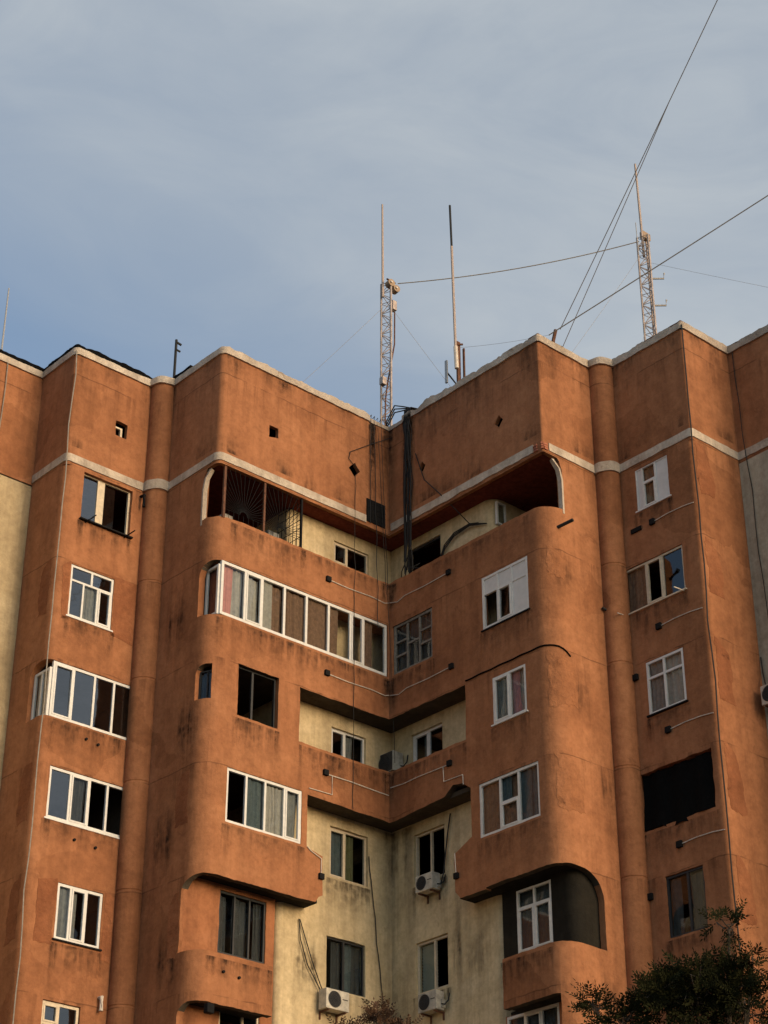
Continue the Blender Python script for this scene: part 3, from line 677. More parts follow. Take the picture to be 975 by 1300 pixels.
window(A(-8.06, YL1, 11.3), 1.0, 1.37, [(9, [(2, 'g'), (1, 'g*')]), (11, g)], inset=.05, mat='cream_frame', label='cream window cut by the foot of the photo')
# left wing
window(A(-5.60, .0, 22.22), 5.52, 1.50, [(70, [(1, 'cPW')]), (50, [(1, 'cWW*')]), (70, [(1, 'cWB')]), (70, [(1, 'cB')]), (72, [(1, 'cB')]), (72, [(1, 'cB-')]), (40, [(1, 'o*')]), (75, [(1, 'cB-')])],
       fr=.075, mull=.07, inset=.01, label='long white balcony glazing with brown and white curtains')
window(((-5.66, .58, 22.22), -math.pi / 2), .52, 1.40, [(1, [(1, 'cD')])], inset=.0, label='red-curtained return of the long balcony glazing')
window(A(-4.95, .0, 19.67), 1.26, 1.37, [(1, [(1, 'o')]), (1.4, [(1, 'o')])], fr=.04, inset=.12, mat='soot_frame', label='black framed window beside the small arch')
window(((P_W.at(sBL(.5)).x + .06, .47, 19.93), R(-68)), .46, .80, [(1, [(1, 'cN')]), (1, [(1, 'cN')])], fr=.035, mull=.03, inset=.06, mat='soot_frame', label='small dark arched window on the rounded corner')
window(A(-5.17, .0, 16.88), 2.31, 1.37, [(24, [(1, 'o')]), (24, [(1, 'cG')]), (25, [(1, 'cW')]), (20, [(1, 'cY*')])], inset=.02, label='white four-light window over the balcony block')
window(A(-4.78, .6, 13.95), 1.39, 1.50, [(1, [(1, 'cN-')]), (1, [(1, 'cNN')]), (1, [(1, 'c-N')])], fr=.05, mull=.045, inset=.03, mat='soot_frame', label='dark window with pale curtains under the left balcony')
window(A(-4.66, .6, 11.2), 1.16, 1.5, [(1, g), (.6, g)], fr=.05, inset=.03, mat='cream_frame', label='window under the lowest left ledge')
# right wing
window(B(.0, .16, 22.21), 1.52, 1.44, [(1, [(6, 'cN'), (5, 'cN'), (6, 'cN')]), (1, [(9, 'cN'), (8, 'cN')]), (1, [(7, 'cN'), (5, 'cN'), (6, 'cN')])], fr=.07, mull=.055, inset=.03, mat='old_frame', label='old peeling many-paned window by the inner corner')
window(B(.0, 3.56, 22.26), 1.63, 1.48, [(.9, [(7, 'o'), (3, 'p')]), (.9, [(7, 'g*'), (3, 'p')]), (1, [(7, 'p'), (3, 'p')])], fr=.07, inset=.0, sill=.04, sillmat='black_paint', label='white panelled window with one shut leaf')
window(B(.0, 3.84, 19.58), 1.14, 1.25, [(1, [(1, 'cGG*')]), (1, [(1, 'cRW')])], inset=.0, fr=.06, sill=.05, label='white two-light window with rose curtain')
window(B(.0, 3.26, 16.82), 2.02, 1.38, [(30, [(1, 'cB')]), (28, [(1, 'cB*'), (1, 'cGB')]), (30, [(1, 'cGG')])], inset=.02, label='white three-light window with a low casement')
window(B(.6, 3.81, 13.97), 1.13, 1.53, [(1, [(11, 'cN*'), (4, 'cN')]), (1, [(11, 'cN*'), (4, 'cN')])], inset=.0, fr=.055, mull=.05, label='white tee-barred window in the sooty recess')
window(B(.6, 3.38, 11.3), 1.65, 1.3, [(1, [(1, 'cN')]), (1, [(1, 'cN*')]), (1, [(1, 'cN')])], inset=.0, label='white window under the lowest right ledge')
# right bay
window(B(XR1, 6.86, 25.22), 1.09, 1.2, [(.42, [(1, 'p')]), (1, [(7, 'cB*'), (4, 'cB')]), (1, [(1, 'p')])], fr=.03, mull=.05, inset=.01, sill=.03, label='small white window with boarded leaves')
window(B(XR1, 6.18, 22.47), 2.01, 1.24, [(36, [(1, 'cB')]), (24, [(1, 'o*')]), (32, [(1, 't')])], fr=.05, inset=.03, mat='cream_frame', sill=.05, sillmat='cream_frame', label='three-light window with a teal filmed pane')
window(B(XR1, 6.76, 19.56), 1.18, 1.40, [(1, [(10, 'cY'), (4, 'cY')]), (1.15, [(10, 'cW'), (4, 'cW')])], fr=.06, inset=.0, sill=.06, sillmat='black_paint', label='white tee-barred window with net curtain')
window(B(XR1, 6.86, 14.0), 1.14, 1.46, [(1.3, [(1, 'cN-')]), (1, [(1, 'cN')])], fr=.05, inset=.04, mat='soot_frame', label='dark framed window above the tree')
# set-back beige wall
window(A(-1.42, DB, 25.45), 1.25, .65, [(9, [(1, 'g*')]), (14, g)], fr=.05, inset=.05, mat='cream_frame', label='low cream window on the top balcony')
window(A(-1.41, DB, 19.7), 1.17, .92, [(8, [(1, 'g*')]), (11, [(1, 'cY-')])], fr=.055, inset=.07, label='white window on the middle balcony, left')
window(A(-1.41, DB, 16.6), 1.26, 1.32, [(9, [(1, 'cG*')]), (12, [(1, 'cO-')])], fr=.055, inset=.08, mat='cream_frame', label='cream window with olive blind')
window(A(-1.47, DB, 13.79), 1.25, 1.29, [(1, [(1, 'c-N')]), (1.1, [(1, 'cGN')])], fr=.045, inset=.06, mat='soot_frame', label='dark window above the left air conditioner')
window(B(DB, .05, 25.2), 1.32, 1.0, [(1, [(1, 'o')])], fr=.06, inset=.03, mat='soot_frame', label='black open window behind the cable tangle')
window(B(DB, .12, 19.7), 1.2, 1.0, [(1, [(1, 'c-G*')]), (1, g)], fr=.06, inset=.08, label='white window on the middle balcony, right')
window(B(DB, .2, 16.63), 1.13, 1.29, [(1, [(1, 'o')]), (1, [(1, 'o')])], fr=.045, inset=.07, mat='cream_frame', label='dark two-light window over the upper air conditioner')
window(B(DB, .24, 13.81), 1.15, 1.28, [(1.2, [(1, 'l')]), (1, [(1, 'o')])], fr=.05, inset=.06, mat='cream_frame', label='window with lowered slat blind')
window(A(.74, -3.43, 25.7), .34, .68, [(1, [(1, 'g')])], fr=.05, inset=-.03, label='small white light deep in the top right balcony')
# burnt-out opening of the right bay: its unlit depth painted as a black sheet
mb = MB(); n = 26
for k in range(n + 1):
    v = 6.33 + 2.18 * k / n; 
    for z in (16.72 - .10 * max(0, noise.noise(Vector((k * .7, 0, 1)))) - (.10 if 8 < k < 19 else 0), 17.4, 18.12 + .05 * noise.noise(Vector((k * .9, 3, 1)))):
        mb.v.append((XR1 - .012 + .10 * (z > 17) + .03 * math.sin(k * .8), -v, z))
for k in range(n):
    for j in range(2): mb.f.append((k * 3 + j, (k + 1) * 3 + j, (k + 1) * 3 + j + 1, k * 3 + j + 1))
o = own(mb.build('opening_dark_sheet', 'tar', smooth=True)); o['label'] = 'black sheet standing for the darkness in the burnt-out opening'
# ---------------------------------------------------------------- balcony grille on the top left loggia: sunburst bars
gr = MB()
def bar(x0, z0, x1, z1, r=.008, y=.06): gr.tube([(x0, y, z0), (x1, y, z1)], r, 5)
for cx, x0, x1 in ((-4.95, -5.58, -4.32), (-3.7, -4.28, -3.08)):
    cz = 25.25
    for k in range(25):
        t = math.pi * k / 24; dx, dz = math.cos(t), math.sin(t)
        m = min(((x1 - cx) / dx if dx > 1e-3 else 9), ((x0 - cx) / dx if dx < -1e-3 else 9), ((26.5 - cz) / dz if dz > 1e-3 else 9))
        bar(cx + dx * .12, cz + dz * .12, cx + dx * m, cz + dz * m, .0075)
    for k in range(9):
        t0, t1 = math.pi * k / 9, math.pi * (k + 1) / 9
        bar(cx + .12 * math.cos(t0), cz + .12 * math.sin(t0), cx + .12 * math.cos(t1), cz + .12 * math.sin(t1), .009)
    for k in range(9):
        x = x0 + (x1 - x0) * k / 8; bar(x, 24.98, x, cz, .007)
gg = own(gr.build('balcony_grille', 'black_paint')); gg['label'] = 'black sunburst bars across the top left balcony'
for x, m, r in ((-5.60, 'rust', .035), (-4.30, 'rust', .03), (-3.05, 'black_paint', .025)):
    MB().box(x - r, x + r, .03, .09, 24.97, 26.52).build('post', m, gg)
ret = MB()
for k in range(7): ret.tube([(-3.05, .08 + .16 * k, 24.95), (-3.05, .08 + .16 * k, 26.48)], .011, 5)
for k in range(6): ret.tube([(-3.05, .08, 25.1 + .26 * k), (-3.05, 1.06, 25.1 + .26 * k)], .009, 5)
ret.build('return_grille', 'black_paint', gg)
for x, w_, h_ in ((-5.45, .3, .25), (-4.0, .38, .3)): own(MB().box(x, x + w_, .25, .5, 24.9, 25.0 + h_).build('balcony_clutter', 'cloth_grey' if x > -5 else 'cable_grey', bevel=.01))
# white reveals of the two arches
for pth, pol in ((P_W, [(sBL(.60), 24.85), (sBL(.60), 25.9), (sBL(.52), 26.22), (sBL(.32), 26.44)]), (P_W, [(sA2(.66), 24.9), (sA2(.66), 25.9), (sA2(.58), 26.2), (sA2(.36), 26.42)])):
    mb = MB(); 
    for s_, z in pol:
        for e, d in ((-.03, .012), (.03, .012), (.03, -.12), (-.03, -.12)):
            p = pth.at(s_ + e, d); mb.v.append((p.x, p.y, z))
    for k in range(3):
        for j in range(4): mb.f.append((k * 4 + j, k * 4 + (j + 1) % 4, k * 4 + 4 + (j + 1) % 4, k * 4 + 4 + j))
    mb.f += [(0, 1, 2, 3), (12, 13, 14, 15)]
    own(mb.build('arch_reveal', 'white_trim', smooth='fix'))
# square grille on the string course, its dark opening painted as a black box
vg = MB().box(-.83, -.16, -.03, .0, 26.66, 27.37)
o = own(vg.build('vent_box', 'black_paint')); o['label'] = 'square vent with its dark opening painted black by the inner corner'
lt = MB()
for k in range(5): lt.box(-.81 + .15 * k, -.785 + .15 * k, -.045, -.03, 26.68, 27.35)
for k in range(4): lt.box(-.83, -.16, -.042, -.031, 26.75 + .17 * k, 26.77 + .17 * k)
lt.build('lattice', 'black_paint', o)
# attic hole lining on the left bay
own(MB().box(-7.18, -7.12, YL1 + .05, YL1 + .12, 27.93, 28.2).box(-7.36, -7.12, YL1 + .05, YL1 + .12, 28.2, 28.25).build('vent_frame', 'cream_frame'))
# drip membrane above the middle right window
s0 = sB(2.9); pts = []
for k in range(31):
    s_ = s0 + (sA2(.62) - s0) * k / 30; p = P_W.at(s_, .02); z = 21.09 - .008 * math.sin(k) - (max(0, s_ - sA2(.15)) ** 1.6) * .85
    pts.append((p.x, p.y, z))
o = own(MB().tube(pts, .020, 6).build('drip_membrane', 'tar', smooth=True))
# ---------------------------------------------------------------- junction boxes with white conduit runs (parts of the building)
def jbox(place, runs, size=.075):
    (x, y, z), rz = place
    o = own(MB().box(-size, size, -.07, .0, -size, size).build('junction_box', 'black_paint', loc=(x, y, z), rz=rz, bevel=.012))
    for run in runs: MB().tube([(a, -.02, b) for a, b in run], .013, 5).build('conduit', 'conduit', o)
    return o
sag = lambda L_, d, n=7: [(L_ * k / n, -d * 4 * (k / n) * (1 - k / n)) for k in range(n + 1)]
for z in (24.38, 21.66): jbox(A(-2.15, 0, z), [[(.06, -.01), (.7, -.03), (1.5, .0), (1.98, -.03), (2.12, .02)]])
jbox(A(-2.14, 0, 18.93), [[(.06, -.03), (.8, -.02), (1.8, -.05), (2.1, -.05)], [(.22, -.03), (.22, -.53), (-.52, -.55)]])
jbox(A(-2.23, 0, 16.21), [[(.0, .06), (.0, .45), (-.35, .58), (-.44, .66)]])
for z, v in ((24.4, 2.36), (21.67, 2.40)): jbox(B(0, v, z), [[(-.06, .0), (-.9, -.03), (-1.7, -.01), (-2.0, -.09), (-v + .05, .0)]])
jbox(B(0, 2.27, 19.06), [[(-.06, -.02), (-1.2, -.0), (-1.7, -.02), (-2.2, .02)], [(-.24, -.02), (-.22, -.42), (.46, -.44), (.47, -.70)]])
jbox(B(0, 2.44, 16.10), [[(-.02, .06), (-.05, .58)]])
for v, z, L_ in ((7.33, 24.70, 1.36), (7.28, 21.77, 1.38), (7.32, 19.0, 1.38), (7.39, 16.11, 1.34)): jbox(B(XR1, v, z), [[(.06, .0), (.5, .03), (1.0, .02), (L_, -.02)]], .08)
own(MB().box(-.17, .17, -.04, 0, -.06, .06).build('vent_slot', 'black_paint', loc=(XR1, -6.78, 24.70), rz=-math.pi / 2))
for v, z in ((6.44, 20.68), (6.41, 15.10)): own(MB().box(-.07, .07, -.08, 0, -.08, .08).build('vent_slot', 'black_paint', loc=(XR1, -v, z), rz=-math.pi / 2, bevel=.01))
# stub pipes, brackets
p = P_W.at(sA2(.42)); own(MB().tube([(p.x, p.y + .05, 24.42), (p.x + .12, p.y - .42, 24.5)], .045, 8).build('stub_pipe', 'cable_black'))
own(MB().tube([(XR1, -6.1, 22.36), (XR1 - .55, -5.95, 22.62)], .035, 7).build('stub_pipe', 'cable_black'))
for x in (-8.05, -6.85): own(MB().tube([(x, YL1 + .02, 25.0), (x + .05, YL1 - .42, 25.06)], .018, 5).build('line_bracket', 'black_paint'))
for x in (-6.42,): own(MB().tube([(x, YL1 + .02, 26.4), (x, YL1 - .16, 26.38), (x - .0, YL1 - .17, 26.02)], .045, 7).build('lamp_bracket', 'black_paint'))
own(MB().tube([(-6.57, YL1 + .05, 12.98), (-6.57, YL1 - .10, 12.99), (-6.57, YL1 - .11, 12.66)], .05, 8).build('vent_pipe', 'conduit'))
for v in (6.3, 8.15): own(MB().tube([(XR1 + .02, -v, 22.42), (XR1 - .45, -v - .05, 22.35)], .016, 5).build('line_bracket', 'conduit'))
own(MB().box(-.1, .1, -.16, 0, -.12, .1).build('wall_lamp', 'black_paint', loc=(-5.45, .0, 12.38), bevel=.03))
for q in ((-7.6, YL1 - .0, 16.55), (-7.0, YL1, 16.5), (-7.5, YL1, 19.15), (-7.15, YL1, 19.1), (-5.05, 0, 13.3), (-4.6, 0, 13.25)):
    own(MB().tube([(q[0], q[1] + .02, q[2]), (q[0], q[1] - .05, q[2])], .035, 7).build('wall_plug', 'black_paint'))
# ---------------------------------------------------------------- air conditioners (things hung on the wall)
def aircon(place, label, w_=.82, h=.56, d=.30, cm='ac_white', dark=False):
    loc, rz = place
    r = empty('air_conditioner', loc, rz); tag(r, label, 'air conditioner', 'outdoor air conditioner units')
    MB().box(0, w_, -d - .08, -.08, 0, h).build('casing', cm, r, bevel=.018)
    cx, cz, rad = w_ * .36, h * .5, h * .40; yf = -d - .08
    fan = MB(); n = 28
    fan.v.append((cx, yf - .004, cz)); fan.v += [(cx + rad * math.cos(6.2832 * k / n), yf - .004, cz + rad * math.sin(6.2832 * k / n)) for k in range(n)]
    fan.f = [(0, 1 + k, 1 + (k + 1) % n) for k in range(n)]
    fo = fan.build('fan_opening', 'ac_dark', r)
    gm = MB()
    for q in (.25, .5, .75, 1.): gm.tube([(cx + rad * q * math.cos(6.2832 * k / n), yf - .014, cz + rad * q * math.sin(6.2832 * k / n)) for k in range(n + 1)], .006, 4)
    for k in range(8):
        t = math.pi * k / 8; gm.tube([(cx - rad * math.cos(t), yf - .016, cz - rad * math.sin(t)), (cx + rad * math.cos(t), yf - .016, cz + rad * math.sin(t))], .004, 4)
    gm.build('fan_grille', 'ac_dark', r)
    MB().box(w_ * .70, w_ * .93, yf - .004, yf - .001, h * .55, h * .60).build('badge', 'ac_dark', r)
    MB().box(w_ + .001, w_ + .03, -d * .72, -d * .25, h * .12, h * .55).build('valve_cover', cm, r, bevel=.008)
    for x in (.1, w_ - .1):
        MB().box(x - .02, x + .02, -d - .06, -.0, -.04, -.004).box(x - .018, x + .018, -.035, -.002, -.2, -.04).build('bracket', 'rust', r)
    MB().tube([(w_ + .02, -.2, h * .3), (w_ + .10, -.16, h * .25), (w_ + .12, -.06, h * .5), (w_ + .10, .0, h * .9)], .018, 6).build('hose', 'cable_black', r, smooth=True)
    if dark: MB().box(.015, w_ - .015, yf - .003, yf - .0005, .015, h - .015).build('shade_plate', 'ac_dark', r)  # dark plate puts the shade of this side into its colour
    return r
aircon(A(-1.76, DB, 13.18), 'white air conditioner below the dark window on the left beige wall', .72, .48, .29)
aircon(B(DB, .62, 16.2), 'higher of the two white air conditioners on the right beige wall, under an open window', .62, .43, .27)
aircon(B(DB, .68, 13.2), 'lower right white air conditioner under the window with slat blind', .64, .46, .27, 'ac_old')
aircon(B(DB, -.60, 19.70), 'old air conditioner with painted front shade wedged in the inner corner above the middle parapet', .50, .55, .36, 'ac_old', True)
aircon(B(XR2, 9.0, 19.5), 'air conditioner at the right edge of the photo on the grey beige wall', .7, .5, .3)
# ---------------------------------------------------------------- cables
def cable(pts, r, label, mat='cable_black', n=5, cat='cable', group=None, name='cable'):
    o = MB().tube(pts, r, n).build(name, mat, smooth=True); return tag(o, label, cat, group)
def wob(a, b, n, amp, seed, fn=None):
    a, b = Vector(a), Vector(b); o = []
    for k in range(n + 1):
        t = k / n; p = a.lerp(b, t); p += Vector((noise.noise(Vector((k * .5, seed, 0))), noise.noise(Vector((k * .5, seed, 7))), 0)) * amp; o.append(p)
    return o
cable(wob((XL2 - .02, YL1 - .03, 30.0), (XL2 - .02, YL1 - .03, GROUND + .1), 40, .05, 1.), .016, 'pale cable running down the outer edge of the stepped left bay', 'cable_grey')
cable(wob((XR1 - .02, YR2 - .03, 30.0), (XR1 - .02, YR2 - .03, GROUND + .1), 40, .05, 2.), .019, 'dark cable running down the outer edge of the stepped right bay')
cable(wob((-9.9, YL2 - .03, 30.0), (-10.1, YL2 - .03, GROUND + .1), 36, .06, 3.), .014, 'pale cable on the far left end wall', 'cable_grey')
cable(wob((XR2 - .03, -8.98, 29.9), (XR2 - .03, -9.9, GROUND + .1), 36, .06, 4.), .012, 'thin dark cable slanting down the grey beige end wall')
cable(wob((-1.26, -.03, 27.9), (-1.24, -.03, 18.2), 30, .03, 5.), .008, 'thin black cable dropping from the left diamond hole across the balcony parapets')
cable([(-1.45, -.03, 28.6), (-1.5, -.03, 28.36), (-1.28, -.03, 28.2)], .011, 'short black cable curling into the left diamond hole')
cable([(-1.45, -.025, 28.6), (-.7, -.05, 29.15), (-.02, -.06, 29.62)], .010, 'slanting black cable from the left diamond hole up to the inner corner')
bun = empty('cable_bundle', (0, -.95, 24.5)); tag(bun, 'thick black cable bundle hanging beside the inner corner on the right wing', 'cable bundle')
for k in range(10):
    v0 = .70 + .030 * k; pts = [(.5, -v0 - .1, 29.9), (.22, -v0, 30.28), (-.03, -v0, 30.22), (-.09, -v0, 29.7)] + [(-.03 - .02 * (k % 3) + .02 * noise.noise(Vector((q, k, 3))), -v0 + .16 * noise.noise(Vector((q * .35, k * 1.7, 1))), 29.4 - q * .40) for q in range(0, 10 + k % 3)]
    MB().tube([(a, b + .95, c - 24.5) for a, b, c in pts], .013 if k % 2 else .019, 6).build('strand', 'cable_black' if k % 3 else 'cable_brown', bun, smooth=True)
for k in range(5):
    pts = [(-.05, -.72 - .06 * k, 24.9 + .2), (.1 + .1 * (k % 2), -.75 - .1 * k + .2 * math.sin(k), 26.2 - .3 * k), (.4, -.3 + .25 * math.sin(k * 2.), 25.6 - .1 * k), (.6, .1 + .1 * k, 25.2 - .1 * k)]
    MB().tube([(a, b + .95, c - 24.5) for a, b, c in pts], .014, 5).build('strand', 'cable_black', bun, smooth=True)
lb = empty('cable_bundle', (-.55, -.05, 24.5)); tag(lb, 'thin dark cables hanging down the left side of the inner corner', 'cable bundle')
for k in range(4):
    x0 = -.72 + .12 * k; L_ = (3.2, 6.3, 5.2, 10.)[k]
    pts = [(x0 + .5, .6, 29.8), (x0 + .1, .2, 30.12), (x0, -.07, 30.1)] + [(x0 + .16 * k * (q / 16) + .04 * noise.noise(Vector((q * .5, k, 2))), -.05 - .01 * k, 29.8 - L_ * q / 16) for q in range(17)]
    MB().tube([(a + .55, b + .05, c - 24.5) for a, b, c in pts], .011 if k < 2 else .008, 5).build('strand', 'cable_black', lb, smooth=True)
for k in range(3): cable([(.55 + .1 * k, .75 - .1 * k, 29.8), (.2, .35, 30.2 + .12 * k), (-.05, -.3, 30.35 + .12 * k), (.0, -.65, 30.28 + .06 * k), (.1, -.85, 30.3)], .02, ('lowest', 'middle', 'highest')[k] + ' of three black cable loops over the coping at the inner corner', group='cable loops over the inner corner')
cable([(-.04, -1.15, 28.6), (-.05, -1.5, 27.6), (-.06, -2.1, 26.9), (.15, -2.5, 26.3), (.45, -2.7, 25.9), (.6, -2.9, 25.9)], .016, 'black cable swagging from the bundle into the top right balcony')
for k in range(3): cable([(DB - .05, -1.42, 25.3 + .1 * k), (DB - .08, -1.6, 25.62 + .07 * k), (DB - .10, -2.0, 25.85 + .05 * k), (DB - .10, -2.6, 25.92 + .03 * k), (DB - .05, -3.2, 25.75)], .017, ('lower', 'middle', 'upper')[k] + ' of the black cables arching over the open window of the top right balcony', group='cables on the top right balcony wall')
cable([(-2.35, DB - .04, 15.28), (-2.2, DB - .05, 14.9), (-1.95, DB - .06, 14.3), (-1.66, DB - .08, 13.7)], .014, 'upper black hose looping down to the left air conditioner')
cable([(-2.38, DB - .04, 15.28), (-2.33, DB - .05, 14.8), (-2.1, DB - .06, 14.2), (-1.70, DB - .08, 13.66)], .014, 'lower black hose looping down to the left air conditioner')
cable(wob((-.15, DB - .04, 17.4), (.42, DB - .04, 13.0), 14, .03, 8.), .013, 'thin black cable slanting down the left beige wall beside the windows')
cable([(DB - .04, -1.6, 18.1), (DB - .05, -1.5, 17.6), (DB - .05, -1.43, 17.2), (DB - .08, -1.36, 16.6), (DB - .1, -1.28, 16.35)], .018, 'black hose beside the window over the upper right air conditioner')
cable([(XR2 - .03, -8.86, 20.95), (XR2 - .06, -8.9, 20.5), (XR2 - .2, -9.05, 20.05)], .018, 'short black hose to the air conditioner at the right edge')
# ---------------------------------------------------------------- roof masts and aerials
def lattice(root, x, y, z0, z1, w_, mat):
    th = [R(20 + 120 * k) for k in range(3)]; c = [(w_ * .577 * math.cos(t), w_ * .577 * math.sin(t)) for t in th]
    for a in c: MB().tube([(a[0], a[1], 0), (a[0], a[1], z1 - z0)], .034, 6).build('leg', mat, root)
    br = MB(); n = int((z1 - z0) / .36)
    for k in range(n):
        za, zb = (z1 - z0) * k / n, (z1 - z0) * (k + 1) / n
        for j in range(3):
            p, q = c[j], c[(j + 1) % 3]
            if (k + j) % 2: p, q = q, p
            br.tube([(*p, za), (*q, zb)], .015, 4); br.tube([(*p, zb), (*q, zb)], .013, 4)
    br.build('bracing', mat, root)
RO = 29.55
m1 = empty('lattice_mast', (1.11, 1.29, RO)); tag(m1, 'pinkish lattice mast with drum antennas on the roof behind the inner corner', 'mast')
lattice(m1, 0, 0, RO, 36.3, .34, 'mast_paint')
MB().tube([(-.18, .02, 6.2), (-.22, .0, 9.75)], .042, 6, .03).build('whip', 'whip_paint', m1)
for dx, dz, rr in ((-.04, 6.68, .125), (.17, 6.56, .12)):
    MB().tube([(dx, -.24, dz), (dx + .02, -.05, dz)], rr, 18).build('drum_antenna', 'drum_brown', m1, smooth=True)
    MB().tube([(dx - .03, -.28, dz), (dx - .03, -.24, dz)], .035, 10).build('feed', 'conduit', m1)
MB().tube([(-.2, -.2, 6.75), (.3, .0, 6.95)], .03, 6).build('head_bar', 'rust', m1)
for dx, dz, h in ((.16, 5.8, .34), (-.26, 2.9, .26)): MB().box(dx - .08, dx + .08, -.16, .0, dz, dz + h).build('radio_box', 'mast_paint', m1, bevel=.015)
MB().tube([(.24, -.05, 5.8), (.22, -.06, 4.6), (-.1, -.1, 3.0), (-.18, -.1, 2.4), (-.2, -.08, 0)], .022, 6).build('feeder', 'rust', m1)
m2 = empty('lattice_mast', (6.48, -4.48, RO)); tag(m2, 'pale lattice mast with tall whip on the roof behind the right wing', 'mast')
lattice(m2, 0, 0, RO, 37.5, .36, 'mast_paint')
MB().tube([(-.05, 0, 7.2), (-.12, .0, 10.8)], .045, 6, .035).build('whip', 'whip_paint', m2)
MB().box(-.06, .28, -.05, .1, 7.95, 8.2).build('radio_box', 'drum_brown', m2, bevel=.02)
for dz in (5.4, 6.4): MB().tube([(.1, -.1, dz), (.42, -.3, dz + .05), (.44, -.32, dz + .25)], .03, 6).build('side_arm', 'galvanised', m2)
MB().tube([(-.28, .02, 7.2), (-.3, .02, 8.4)], .014, 5).build('dipole', 'galvanised', m2)
m3 = empty('whip_aerial', (.62, -2.22, RO)); tag(m3, 'tall whip aerial on a rusty angle-iron post above the right wing', 'aerial')
MB().box(-.03, .09, -.03, .03, 0, 2.55).build('post', 'rust', m3); MB().box(.1, .14, -.16, -.1, 0, 2.3).build('post', 'rust', m3)
MB().tube([(-.06, -.02, 1.6), (-.07, .0, 2.35)], .06, 8).build('base_tube', 'conduit', m3); MB().tube([(-.07, .0, 2.3), (-.1, .04, 5.9)], .04, 6).build('whip', 'whip_paint', m3); MB().tube([(-.1, .04, 5.9), (-.12, .06, 7.42)], .034, 6).build('whip_tip', 'cable_black', m3)
MB().tube([(-.05, 0, 2.42), (.12, -.1, 2.46)], .03, 6).build('clamp', 'rust', m3); MB().tube([(-.2, 0, .75), (.1, 0, .8)], .03, 6).build('clamp', 'rust', m3)
m4 = empty('panel_aerial', (.75, -1.85, RO)); tag(m4, 'small panel aerial on an arm beside the rusty post', 'aerial')
MB().box(-.19, -.14, .02, .10, 1.35, 2.1).build('panel', 'galvanised', m4); MB().tube([(-.14, .05, 1.7), (.1, -.1, 1.3), (.12, -.1, 0)], .025, 6).build('arm', 'cable_black', m4)
m5 = empty('roof_post', (-5.34, 3.04, RO)); tag(m5, 'black post on the roof above the left step', 'post')
MB().tube([(0, 0, 0), (0, 0, 2.6)], .04, 7).build('pole', 'cable_black', m5); MB().tube([(0, -.03, 2.5), (.14, -.05, 2.46)], .035, 6).build('insulator', 'cable_black', m5); MB().tube([(0, -.03, 2.25), (.12, -.05, 2.22)], .03, 6).build('insulator', 'cable_black', m5)
m6 = tag(MB().tube([(0, 0, 0), (.0, 0, 3.2)], .03, 6, .02).build('whip_aerial', 'galvanised', loc=(-9.82, 4.82, RO)), 'thin whip aerial at the far left of the roof', 'aerial')
m7 = empty('cable_anchor', (.72, -6.0 + .25, RO)); tag(m7, 'rusty bracket anchoring the long cables at the outer corner of the right wing', 'bracket')
MB().tube([(0, 0, 0), (.0, -.05, .75), (.06, -.1, 1.1)], .05, 6).build('stem', 'rust', m7)
# long cables: from the roof over the yard towards the camera's right, past the frame
C0 = Vector((-31.315, -35.153, 0))
def arc(a, b, n, sagm, ext=0.):
    a, b = Vector(a), Vector(b); return [a.lerp(b, t) - Vector((0, 0, sagm * 4 * t * (1 - t))) for t in [k / n for k in range(n + 1)]]
cable(arc((.74, -6.05, 30.55), (-31., -74., 50.5), 40, 1.2), .011, 'left of the twin long cables climbing steeply out of the top of the photo', 'cable_grey', group='long overhead cables')
cable(arc((.98, -5.82, 30.08), arc((.74, -6.05, 30.55), (-31., -74., 50.5), 40, 1.2)[4], 6, .0), .010, 'right of the twin long cables climbing steeply out of the top of the photo', 'cable_grey', group='long overhead cables')
cable(arc((.55, -5.8, 30.4), (12., -47., 43.8), 30, .3), .016, 'long cable crossing in front of the right lattice mast to the right edge', 'cable_grey', group='long overhead cables')
cable(arc((1.35, 1.1, 36.35), (6.35, -4.4, 37.35), 16, .22), .016, 'single wire strung between the two lattice masts', 'cable_grey')
for a, b, lab in (((1.1, 1.25, 35.6), (-3.2, 2.2, 29.7), 'faint guy wire from the left mast down to the left wing roof'), ((1.2, 1.2, 35.4), (2.8, -1.6, 29.7), 'faint guy wire from the left mast down to the right wing roof'),
                  ((6.45, -4.45, 37.0), (1.4, -5.0, 29.7), 'thin guy wire from the right mast down to the wing roof'), ((6.55, -4.5, 36.6), (11.5, -14., 31.), 'thin guy wire from the right mast towards the right edge'), ((6.45, -4.5, 34.8), (4.2, -5.2, 29.7), 'short lower guy wire of the right mast'),
                  ((.62, -2.2, 31.9), (.75, -5.6, 30.6), 'thin wire from the rusty post to the cable anchor')):
    cable(arc(a, b, 8, .05), .0045, lab, 'cable_grey', 4, 'wire', 'thin guy wires', 'guy_wire')
